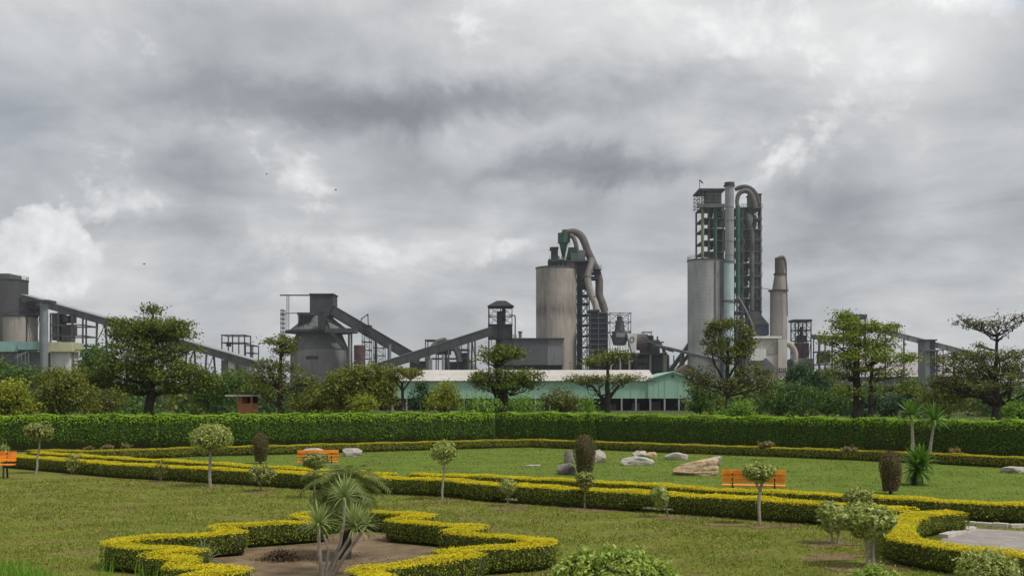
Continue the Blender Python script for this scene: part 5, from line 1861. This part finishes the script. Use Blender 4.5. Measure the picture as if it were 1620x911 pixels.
gallery('conveyor', 'thin ladder like conveyor climbing rightwards to the grey silo', (1058, 588), (1092, 541), 398, 392, 3.0, 1.8, M['steel_grey'], M['gallery_mid'], legs=(.6,))
gallery('conveyor', 'second ladder like conveyor running parallel just below the first', (1066, 592), (1096, 551), 396, 391, 2.2, 1.5, M['steel_grey'], M['gallery_mid'])
hs = base_thing('tiled_house', 'small house with brown tiled roof left of the grey silo foot', 'house', 1085, 330)
part_box(hs, 'wall', M['beige_duct'], 1072, 1098, 587, gy(330), 330, 8)
a, b, pk = P(1069, 588, 329.5), P(1101, 588, 329.5), P(1088, 576, 329.5)
MB().prism([tuple(a), tuple(b), (pk.x + 1, 329.5, pk.z), tuple(pk)], (0, 9, 0)).build('roof', M['brown_tile'], hs)

# ================================================================== grey silo, preheater tower
D = 400
silo('silo', 'big pale grey concrete silo in front of the tallest tower', 1088, 1150, 414, D - 8, M['conc_grey'], group='cement silos')
gs = bpy.data.objects['silo.003'] if 'silo.003' in bpy.data.objects else None
for x in (1126, 1135):
    q = P(x, 0, D - 8)
    cxs, rs_ = P(1119, 0, D - 8).x, 31 * (D - 8) / F
    yy = D - 8 - math.sqrt(max(rs_ ** 2 - (q.x - cxs) ** 2, 0))
    sil = [o for o in bpy.data.objects if o.get('label', '').startswith('big pale grey concrete silo')][0]
    MB().box((q.x - .25, yy - .35, 0), (q.x + .25, yy + .5, P(0, 416, D - 8).z)).build('pipe_run', M['steel_grey'], sil)

pt = base_thing('preheater_tower', 'tallest open steel tower with ducts, cyclones and decks', 'tower', 1156, D + 8)
dk = M['steel']
# left bay
frame(pt, [1111.5, 1121.5, 1131.5, 1144], [326, 345, 361.5, 380.5, 398, 418], D + 4, 14, 2.6, M['steel_tower'], braces=None, deck=True, deck_px=1.6)
vcyl(pt, 'green_column', M['olive_steel'], 1109, 1114, 330, 430, D + 1, n=4)
vcyl(pt, 'green_column', M['steel_green'], 1128.5, 1134.5, 328, 470, D + 1.5, n=4)
part_box(pt, 'deck_edge', M['steel_grey'], 1105, 1147, 322.5, 328, D - 1, 2)
part_box(pt, 'sheet_wall', M['steel_grey'], 1120, 1141.5, 300, 323, D + 2, 9)
part_box(pt, 'roof_beam', M['steel'], 1106, 1148, 298, 300.3, D + .4, 14)
frame(pt, [1106.5, 1112, 1119], [299.5, 306, 312, 318, 323], D, 12, .8, M['steel'], braces=None, deck=False, deck_px=.8, ybot=326)
for y in (304.5, 309.5, 314.5, 319.5):
    part_box(pt, 'wall_rib', M['steel'], 1119.8, 1141.8, y, y + .7, D + 1.8, .4)
part_box(pt, 'back_wall', M['grey_clad'], 1133.5, 1147, 331, 359, D + 10, 2)
part_box(pt, 'back_wall', M['grey_clad'], 1134, 1147, 363, 397, D + 12, 1.5)
part_box(pt, 'machine', M['steel_black'], 1136, 1146, 334, 342, D + 4, 5)
part_box(pt, 'machine', M['rust'], 1134, 1142, 384, 396, D + 5, 5)
part_box(pt, 'machine', M['steel_black'], 1139, 1147, 366, 379, D + 6, 5)
vcyl(pt, 'vessel', M['steel'], 1124, 1146, 400, 416, D + 8, taper=.6)
# stack in front of the tower
part_box(pt, 'mast', M['steel'], 1106.4, 1107.2, 284, 299, D + 2, .3)
mbs = MB()
px_beam(mbs, 1107, 285, 1112, 290, 1.6, D + 2)
mbs.build('pennant', M['steel_black'], pt)
stk = base_thing('stack', 'tall pale stack pipe in front of the tallest tower, lower half pale blue', 'stack', 1153.5, D - 15)
vcyl(stk, 'upper_pipe', M['stack_grey'], 1147, 1161, 294, 414, D - 15)
vcyl(stk, 'lip', M['steel'], 1146, 1162, 289, 294, D - 15)
vcyl(stk, 'lip_ring', M['steel'], 1144.6, 1162.6, 293.6, 295, D - 15)
for y in (328, 349, 382, 404):
    vcyl(stk, 'ring', M['steel_grey'], 1146.6, 1161.4, y, y + .8, D - 15)
vcyl(stk, 'lower_pipe', M['pale_blue'], 1145, 1161, 414, gy(D - 15), D - 15.01)
vcyl(stk, 'collar', M['steel_grey'], 1144, 1162, 413, 416, D - 15)
vcyl(stk, 'collar', M['steel_grey'], 1143.6, 1162.4, 475, 478, D - 15)
# right bay
frame(pt, [1166, 1175, 1187, 1203.5], [328, 345, 362, 379, 397, 416, 436, 454, 472, 492, 515], D + 2, 16, 2.4, M['steel_tower'], braces='x', dmat=M['steel_grey'], deck=True, deck_px=1.8, over=2)
for y0, y1 in ((328, 362), (362, 397), (397, 436), (436, 472)):
    rails(pt, 1172, 1206, y0, D + .5, 18, M['steel'], 9)
vcyl(pt, 'green_riser', M['steel_green'], 1163.5, 1171, 326, 470, D - 1, n=16)
vcyl(pt, 'green_riser', M['green_dark'], 1164.5, 1170, 352, 374, D - 1.6, n=16)
duct(pt, [(1167, 328), (1166, 318), (1169, 307), (1177, 302), (1185, 304), (1190, 312), (1193, 322), (1195, 330)], [3.2, 3.2, 3.6, 4.0, 4.4, 4.8, 5.2, 5.6], D + 1, M['brown_duct'], 'top_duct')
duct(pt, [(1163, 300), (1170, 297), (1180, 296.5), (1189, 301), (1196, 311), (1199, 324)], [3, 3.6, 4.2, 4.6, 5, 5], D + 7, M['steel'], 'top_duct')
part_box(pt, 'upper_house', M['steel'], 1187, 1204.5, 307.5, 328, D + 10, 6)
part_box(pt, 'house_cap', M['steel_black'], 1186, 1205.5, 306.2, 307.6, D + 9.5, 7)
for (xa, xb, ya, yb, dd) in [(1178, 1191, 338, 362, 0), (1191.5, 1200.5, 338, 362, 3), (1178, 1191, 374, 397, 4), (1191.5, 1200.5, 374, 397, 7)]:
    sD = (D + 2) / F
    cz = [P(0, y, D + 2).z for y in (ya, ya + 5, ya + 14, yb)]
    r_ = (xb - xa) / 2 * sD
    vcyl(pt, 'cyclone', M['steel_grey'], xa, xb, ya, yb, D + 2, dd=dd, prof=[(r_ * .45, cz[3]), (r_, cz[2]), (r_, cz[1]), (r_ * .7, cz[0])])
for (xa, xb, dd) in ((1185, 1192.5, -1), (1194, 1200.5, 1)):
    vcyl(pt, 'downpipe', M['steel_grey'], xa, xb, 364, 492, D + 2, dd=dd)
    vcyl(pt, 'rusty_joint', M['rust'], xa - .6, xb + .6, 385, 392, D + 2, dd=dd)
part_box(pt, 'machine', M['steel_black'], 1173, 1184, 420, 434, D + 6, 5)
part_box(pt, 'machine', M['steel_green'], 1172, 1179, 440, 452, D + 4, 5)
part_box(pt, 'machine', M['steel_black'], 1173, 1185, 478, 491, D + 6, 5)
for i, (y0, y1) in enumerate([(331, 343), (347, 360), (364, 376), (381, 394), (399, 413), (418, 433), (438, 452), (456, 470), (474, 489)]):
    xo = (i * 37 % 5)
    part_box(pt, 'machine', M[('steel_black', 'steel', 'steel_green', 'grey_clad')[i % 4]], 1171.5 + xo * .6, 1182 + xo * .7, y0 + 2 + i % 3, y1, D + 11, 4)
    part_box(pt, 'machine', M[('steel', 'grey_clad', 'steel_black')[i % 3]], 1124 + xo * .3, 1128 + xo * .3, y0 + 4, y1, D + 12, 3)
part_box(pt, 'stair_wall', M['steel_black'], 1201.5, 1204.6, 330, 492, D + 6, 3)
mbs = MB()
for i, y in enumerate(range(335, 470, 12)):
    px_beam(mbs, 1172 if i % 2 else 1178, y, 1178 if i % 2 else 1172, y + 12, 1.0, D + 1)
mbs.build('stair', M['steel_grey'], pt)
duct(pt, [(1166, 468), (1176, 483), (1188, 508), (1194, 528)], 1.6, D - 4, M['blue_grey'], 'slant_pipe', n=8)
a = [P(x, y, D - 1) for x, y in ((1186, 493), (1200, 493), (1217, 513), (1187, 513))]
MB().prism([tuple(q) for q in a], (0, 9, 0)).build('hopper_roof', M['steel'], pt)
part_box(pt, 'hopper_house', M['navy'], 1189, 1216.5, 513, 530, D - .6, 9)
part_box(pt, 'base_wall', M['steel_black'], 1165, 1190, 515, gy(D), D + 5, 8)

# ================================================================== chimney and kiln house
D = 392
s = D / F
ch = base_thing('chimney', 'tan chimney with conical shoulder and narrow duct topped head', 'chimney', 1231.5, D + 8)
vcyl(ch, 'shaft', M['conc_tan'], 1218.5, 1245, 460, gy(D), D + 8)
vcyl(ch, 'shoulder', M['conc_tan'], 1225.5, 1243.5, 435, 459.5, D + 8, taper=26 / 18)
vcyl(ch, 'head', M['brown_duct'], 1226, 1241.5, 408, 433, D + 8)
vcyl(ch, 'collar', M['rust'], 1224, 1244.5, 432.6, 435.4, D + 8)
vcyl(ch, 'collar', M['rust'], 1215.5, 1247, 459, 461, D + 8)
duct(ch, [(1231, 409), (1238, 407), (1242, 412), (1243.5, 424), (1244, 445), (1245, 470), (1245.5, 500)], [3, 3, 2, 1.6, 1, .9, .9], D + 4, M['brown_duct'], 'side_duct', n=8)
mbs = MB()
px_beam(mbs, 1204, 456.5, 1218, 457.5, .8, D + 8)
mbs.build('walkway', M['steel_grey'], ch)
kh = base_thing('kiln_house', 'pale beige kiln house with a big round arch at the chimney foot', 'building', 1220, D - 8)
part_box(kh, 'wall', M['kiln'], 1190, 1231, 535, gy(D), D - 6, 12)
part_box(kh, 'corner_wall', M['kiln'], 1231.3, 1245, 537, gy(D), D - 7, 12)
part_box(kh, 'roof_edge', M['white_panel'], 1188, 1237, 531.5, 535, D - 7, 13)
ring = [P(1231 - 19 * math.sin(t_), 560 - 19 * math.cos(t_), D - 6.2) for t_ in np.linspace(0, 1.57, 12)]
MB().prism([tuple(q) for q in ring] + [tuple(P(1231, 560, D - 6.2))], (0, .5, 0)).build('arch_panel', M['conc_tan'], kh)
part_box(kh, 'annex', M['white_panel'], 1188, 1212, 552, 570, D - 10, 3)
a, b, pk = P(1198, 586, D - 12), P(1232, 586, D - 12), P(1212, 566, D - 12)
MB().prism([tuple(a), tuple(b), tuple(pk)], (0, 8, 0)).build('porch_roof', M['steel_grey'], kh)
part_box(kh, 'window_band', M['shade_in'], 1232.5, 1244, 582, 589, D - 7.2, .4)
for x in (1234.6, 1237.4, 1240.2):
    part_box(kh, 'mullion', M['kiln'], x, x + .8, 581.6, 589.4, D - 7.5, .4)
part_box(kh, 'window_rail', M['kiln'], 1232.5, 1244, 585.2, 586, D - 7.6, .38)
duct(kh, [(1240, 545), (1248, 544), (1255, 552), (1258, 563), (1256, 576)], 5, D - 2, M['beige_duct'], 'elbow_duct')
part_box(kh, 'dark_annex', M['steel_black'], 1244.5, 1256, 570, gy(D), D - 3, 8)
for (x0, x1, y0) in ((1205, 1211, 531), (1197, 1202, 529)):
    part_box(kh, 'roof_vent', M['steel_grey'], x0, x1, y0, 532, D - 4, 3)

D = 398
ft = base_thing('frame_tower', 'slim black frame tower holding a dark red box, right of the chimney', 'tower', 1271, D)
frame(ft, [1258, 1270, 1283], [507, 521, 538], D, 6, 1.6, M['steel_black'], braces='x', deck=False, deck_px=1.3)
part_box(ft, 'roof', M['steel_black'], 1256, 1285, 505, 508, D - 1, 8)
part_box(ft, 'red_box', M['rust'], 1261, 1280, 542, 566, D + .8, 5)
part_box(ft, 'machine', M['steel_black'], 1264, 1276, 530, 541, D + 1, 4)
vcyl(ft, 'motor', M['steel_black'], 1265, 1270, 517, 530, D + 2)
part_box(ft, 'base', M['conc_dome'], 1256, 1286, 567, gy(D), D - 1.5, 9)

# ================================================================== right end
gallery('conveyor', 'level pipe conveyor leaving the black frame tower to the right', (1284, 530), (1350, 535), 396, 392, 5, 2.2, M['gallery_mid'], M['gallery_roof'], legs=(.5,))
gallery('conveyor', 'long slender conveyor descending to the right photo edge', (1362, 512), (1560, 563), 392, 380, 7, 3.0, M['stack_grey'], M['gallery_roof'], legs=(.2, .35, .75))
hp = base_thing('transfer_house', 'flat roofed transfer house mostly hidden behind the broad bright tree', 'plant building', 1358, 394)
part_box(hp, 'roof', M['steel'], 1340, 1372, 497, 503, 391, 9)
frame(hp, [1344, 1357, 1369], [503, 530, 555], 392, 7, 1.6, M['steel'], braces='x', deck=True, deck_px=1.2)
part_box(hp, 'wall', M['steel_grey'], 1345, 1368, 512, 529, 393, 5)
pf = base_thing('steel_frame', 'grey steel frame left of the broad bright tree', 'steel frame', 1305, 390, 'open steel frames')
frame(pf, [1297, 1305, 1316], [533, 555, 575], 388, 8, 1.6, M['steel_grey'], braces=None, deck=True, deck_px=1.8)
part_box(pf, 'machine', M['steel_black'], 1298, 1314, 558, 574, 390, 5)
jt = base_thing('junction_tower', 'blue grey junction tower under the long slender conveyor', 'tower', 1474, 383)
part_box(jt, 'pale_wall', M['blue_grey'], 1464, 1471, 538, gy(380), 380, 7)
part_box(jt, 'dark_wall', M['navy'], 1471.2, 1480, 539, gy(380), 380.2, 7)
part_box(jt, 'roof', M['steel'], 1462.5, 1483, 536.5, 538.5, 379, 9)
frame(jt, [1483, 1492], [553, 566, 578], 380, 6, 1.3, M['steel_grey'], braces='x', deck=True, deck_px=1.2)
part_box(jt, 'balcony', M['steel_grey'], 1458, 1484, 553, 555, 379, 2)
# long storage hall far behind
D = 440
lh = base_thing('storage_hall', 'long pinkish grey roofed storage hall behind the right hand trees', 'building', 1420, D)
z0, z1, z2 = P(0, 596, D).z, P(0, 570, D).z, P(0, 552, D).z
xa, xb = P(1345, 0, D).x, P(1545, 0, D).x
MB().box((xa, D, 0), (xb, D + 60, z0)).build('wall', M['steel_grey'], lh)
MB().add([(xa - 1, D - 1, z0), (xb + 1, D - 1, z0), (xb - 4, D + 14, z1), (xa + 4, D + 14, z1), (xb - 10, D + 30, z2), (xa + 10, D + 30, z2), (xa - 1, D + 61, z0), (xb + 1, D + 61, z0)],
         [(0, 1, 2, 3), (3, 2, 4, 5), (5, 4, 7, 6), (0, 3, 5, 6), (1, 7, 4, 2)]).build('roof', M['dusty_roof'], lh)
# green shed with pale roof
D = 178
gs_ = thing('green_shed', 'long mint green clad shed with pale roof and open columned base', 'shed', tuple(P(1000, gy(D), D).xy) + (0,))
xl, xm, xr = P(575, 0, D).x, P(1026, 0, D).x, P(1096, 0, D).x
ze, zb = P(0, 602, D).z, P(0, 630, D).z
# gable end faces the camera slightly to the right; the long wall runs left at the same front line
gx0, gx1 = P(1025, 0, D).x, P(1099, 0, D).x
zp = P(0, 589, D).z
LW = 24.0
MB().box((xl, D + .25, zb), (gx0 - .002, D + .5, ze)).build('long_wall', M['shed_green'], gs_)
nb = 19
for i in range(nb + 1):
    x = xl + (gx0 - .3 - xl) * i / nb
    MB().box((x - .05, D + .19, zb), (x + .05, D + .245, ze)).build('wall_seam', M['shed_green'], gs_)
MB().prism([(gx0, D, zb), (gx1, D, zb), (gx1, D, ze + .15), ((gx0 + gx1) / 2 + .2, D, zp), (gx0, D, ze + .15)], (0, .3, 0)).build('gable_wall', M['shed_green'], gs_)
for t_ in (.12, .24, .36, .64, .76, .88):
    x = gx0 + (gx1 - gx0) * t_
    zt = ze + .15 + (zp - ze - .15) * (1 - abs(2 * t_ - 1)) - .12
    MB().box((x - .03, D - .05, zb + .02), (x + .03, D - .002, zt)).build('gable_seam', M['shed_green'], gs_)
q = P(1064, 595, D)
MB().tube([(q.x, D - .12, q.z), (q.x, D - .002, q.z)], .26, 14).build('vent', M['steel_green'], gs_)
# pale roof over the long part: slopes up and away from the eave
zr = P(0, 588.5, D).z
MB().prism([(xl - .5, D - .25, ze - .02), (xl - .5, D + 9, zr + .55), (xl - .5, D + 18, ze - .02)], (gx0 - xl + 1.8, 0, 0)).build('roof', M['shed_roof'], gs_)
MB().prism([(gx0 - .3, D - .4, ze + .06), ((gx0 + gx1) / 2 + .2, D - .4, zp + .02), ((gx0 + gx1) / 2 + .2, D - .4, zp + .20), (gx0 - .3, D - .4, ze + .24)], (0, 20, 0)).build('gable_roof', M['shed_green'], gs_)
MB().prism([((gx0 + gx1) / 2 + .2, D - .4, zp + .02), (gx1 + .3, D - .4, ze + .06), (gx1 + .3, D - .4, ze + .24), ((gx0 + gx1) / 2 + .2, D - .4, zp + .20)], (0, 20, 0)).build('gable_roof', M['shed_green'], gs_)
MB().box((gx1 - .3, D + .35, zb), (gx1, D + 19, ze)).build('end_wall', M['shed_green'], gs_)
for i in range(24):
    x = xl + (gx1 - .2 - xl) * i / 23
    MB().box((x - .13, D + .05, -.05), (x + .13, D + .33, zb)).build('column', M['stack_grey'], gs_)
MB().box((xl, D + 7, -.05), (gx1 - .4, D + 7.4, zb)).build('inner_shade_sheet', M['shade_in'], gs_)  # shade behind the open columns, coloured in as a near-black sheet
for (x0, x1, h_) in [(700, 730, .7), (850, 862, .8), (1000, 1012, .6), (1030, 1045, .7), (955, 975, .5)]:
    xa_, xb_ = P(x0, 0, D + 3).x, P(x1, 0, D + 3).x
    MB().box((xa_, D + 3, 0), (xb_, D + 5, h_ * zb)).build('stored_crate', M['steel_grey'], gs_)

# ------------------------------------------------------------------ birds
M['bird'] = pbr('dark_feather', (.02, .02, .022), (.03, .03, .03), 5, .8)
for lb, x, y, dd, rz in [('tiny dark bird high in the sky above the domed silo', 531, 301, 150, .3), ('tiny dark bird in the sky left of the domed silo', 422, 276, 160, -.4),
                         ('tiny dark bird by the bright cloud above the large dark tree', 228, 418, 140, .8)]:
    c = P(x, y, dd)
    mb_ = MB()
    mb_.tube([c + Vector((-.16, 0, 0)), c + Vector((-.05, 0, .01)), c + Vector((.07, 0, .01)), c + Vector((.15, 0, .03)), c + Vector((.2, 0, .03))], [.01, .045, .05, .03, .008], 8)
    mb_.prism([c + Vector((.07, .02, .03)), c + Vector((.03, .30, .12)), c + Vector((-.06, .28, .11)), c + Vector((-.05, .02, .02))], (0, 0, .012))
    mb_.prism([c + Vector((.07, -.02, .03)), c + Vector((.03, -.30, .12)), c + Vector((-.06, -.28, .11)), c + Vector((-.05, -.02, .02))], (0, 0, .012))
    mb_.prism([c + Vector((-.14, -.015, 0)), c + Vector((-.25, -.05, 0)), c + Vector((-.25, .05, 0)), c + Vector((-.14, .015, 0))], (0, 0, .01))
    o = mb_.build('bird', M['bird'], org=c)
    o.rotation_euler.z = rz
    tag(o, lb, 'bird', 'birds in the sky')

# ------------------------------------------------------------------ distant hill
M['hill'] = pbr('wooded_hill', (.05, .075, .045), (.08, .10, .06), .01, .95)
hv, hf = [], []
nx, ny = 60, 14
for j in range(ny):
    for i in range(nx):
        u_, v_ = i / (nx - 1), j / (ny - 1)
        x = -2600 + 6400 * u_
        y = 3000 + 1800 * v_
        env = math.sin(math.pi * v_) ** .8 * (math.sin(math.pi * u_) ** .7)
        pk_ = math.exp(-((x - 520) / 420) ** 2) * 95 + math.exp(-((x + 300) / 800) ** 2) * 30 + math.exp(-((x - 1900) / 700) ** 2) * 45
        hv.append((x, y, -1 + env * (pk_ + 22 * noise.noise(Vector((x * .003, y * .003, 0))))))
for j in range(ny - 1):
    for i in range(nx - 1):
        hf.append((j * nx + i, j * nx + i + 1, (j + 1) * nx + i + 1, (j + 1) * nx + i))
tag(MB().add(hv, hf).build('hills', M['hill'], smooth=True, org=(500, 3600, 0)), kind='structure')
# ------------------------------------------------------------------ haze
hm = bpy.data.materials.new('haze')
hm.use_nodes = True
nt = hm.node_tree
nt.nodes.clear()
pv_ = nt.nodes.new('ShaderNodeVolumePrincipled')
pv_.inputs['Color'].default_value = (.80, .87, .95, 1)
pv_.inputs['Density'].default_value = .00017
pv_.inputs['Anisotropy'].default_value = .2
oo = nt.nodes.new('ShaderNodeOutputMaterial')
nt.links.new(pv_.outputs[0], oo.inputs['Volume'])
hz = MB().box((-9100, -160, -2), (9100, 9100, 150)).build('haze', hm)
tag(hz, 'thin pale haze over the whole plain', 'haze', kind='stuff')
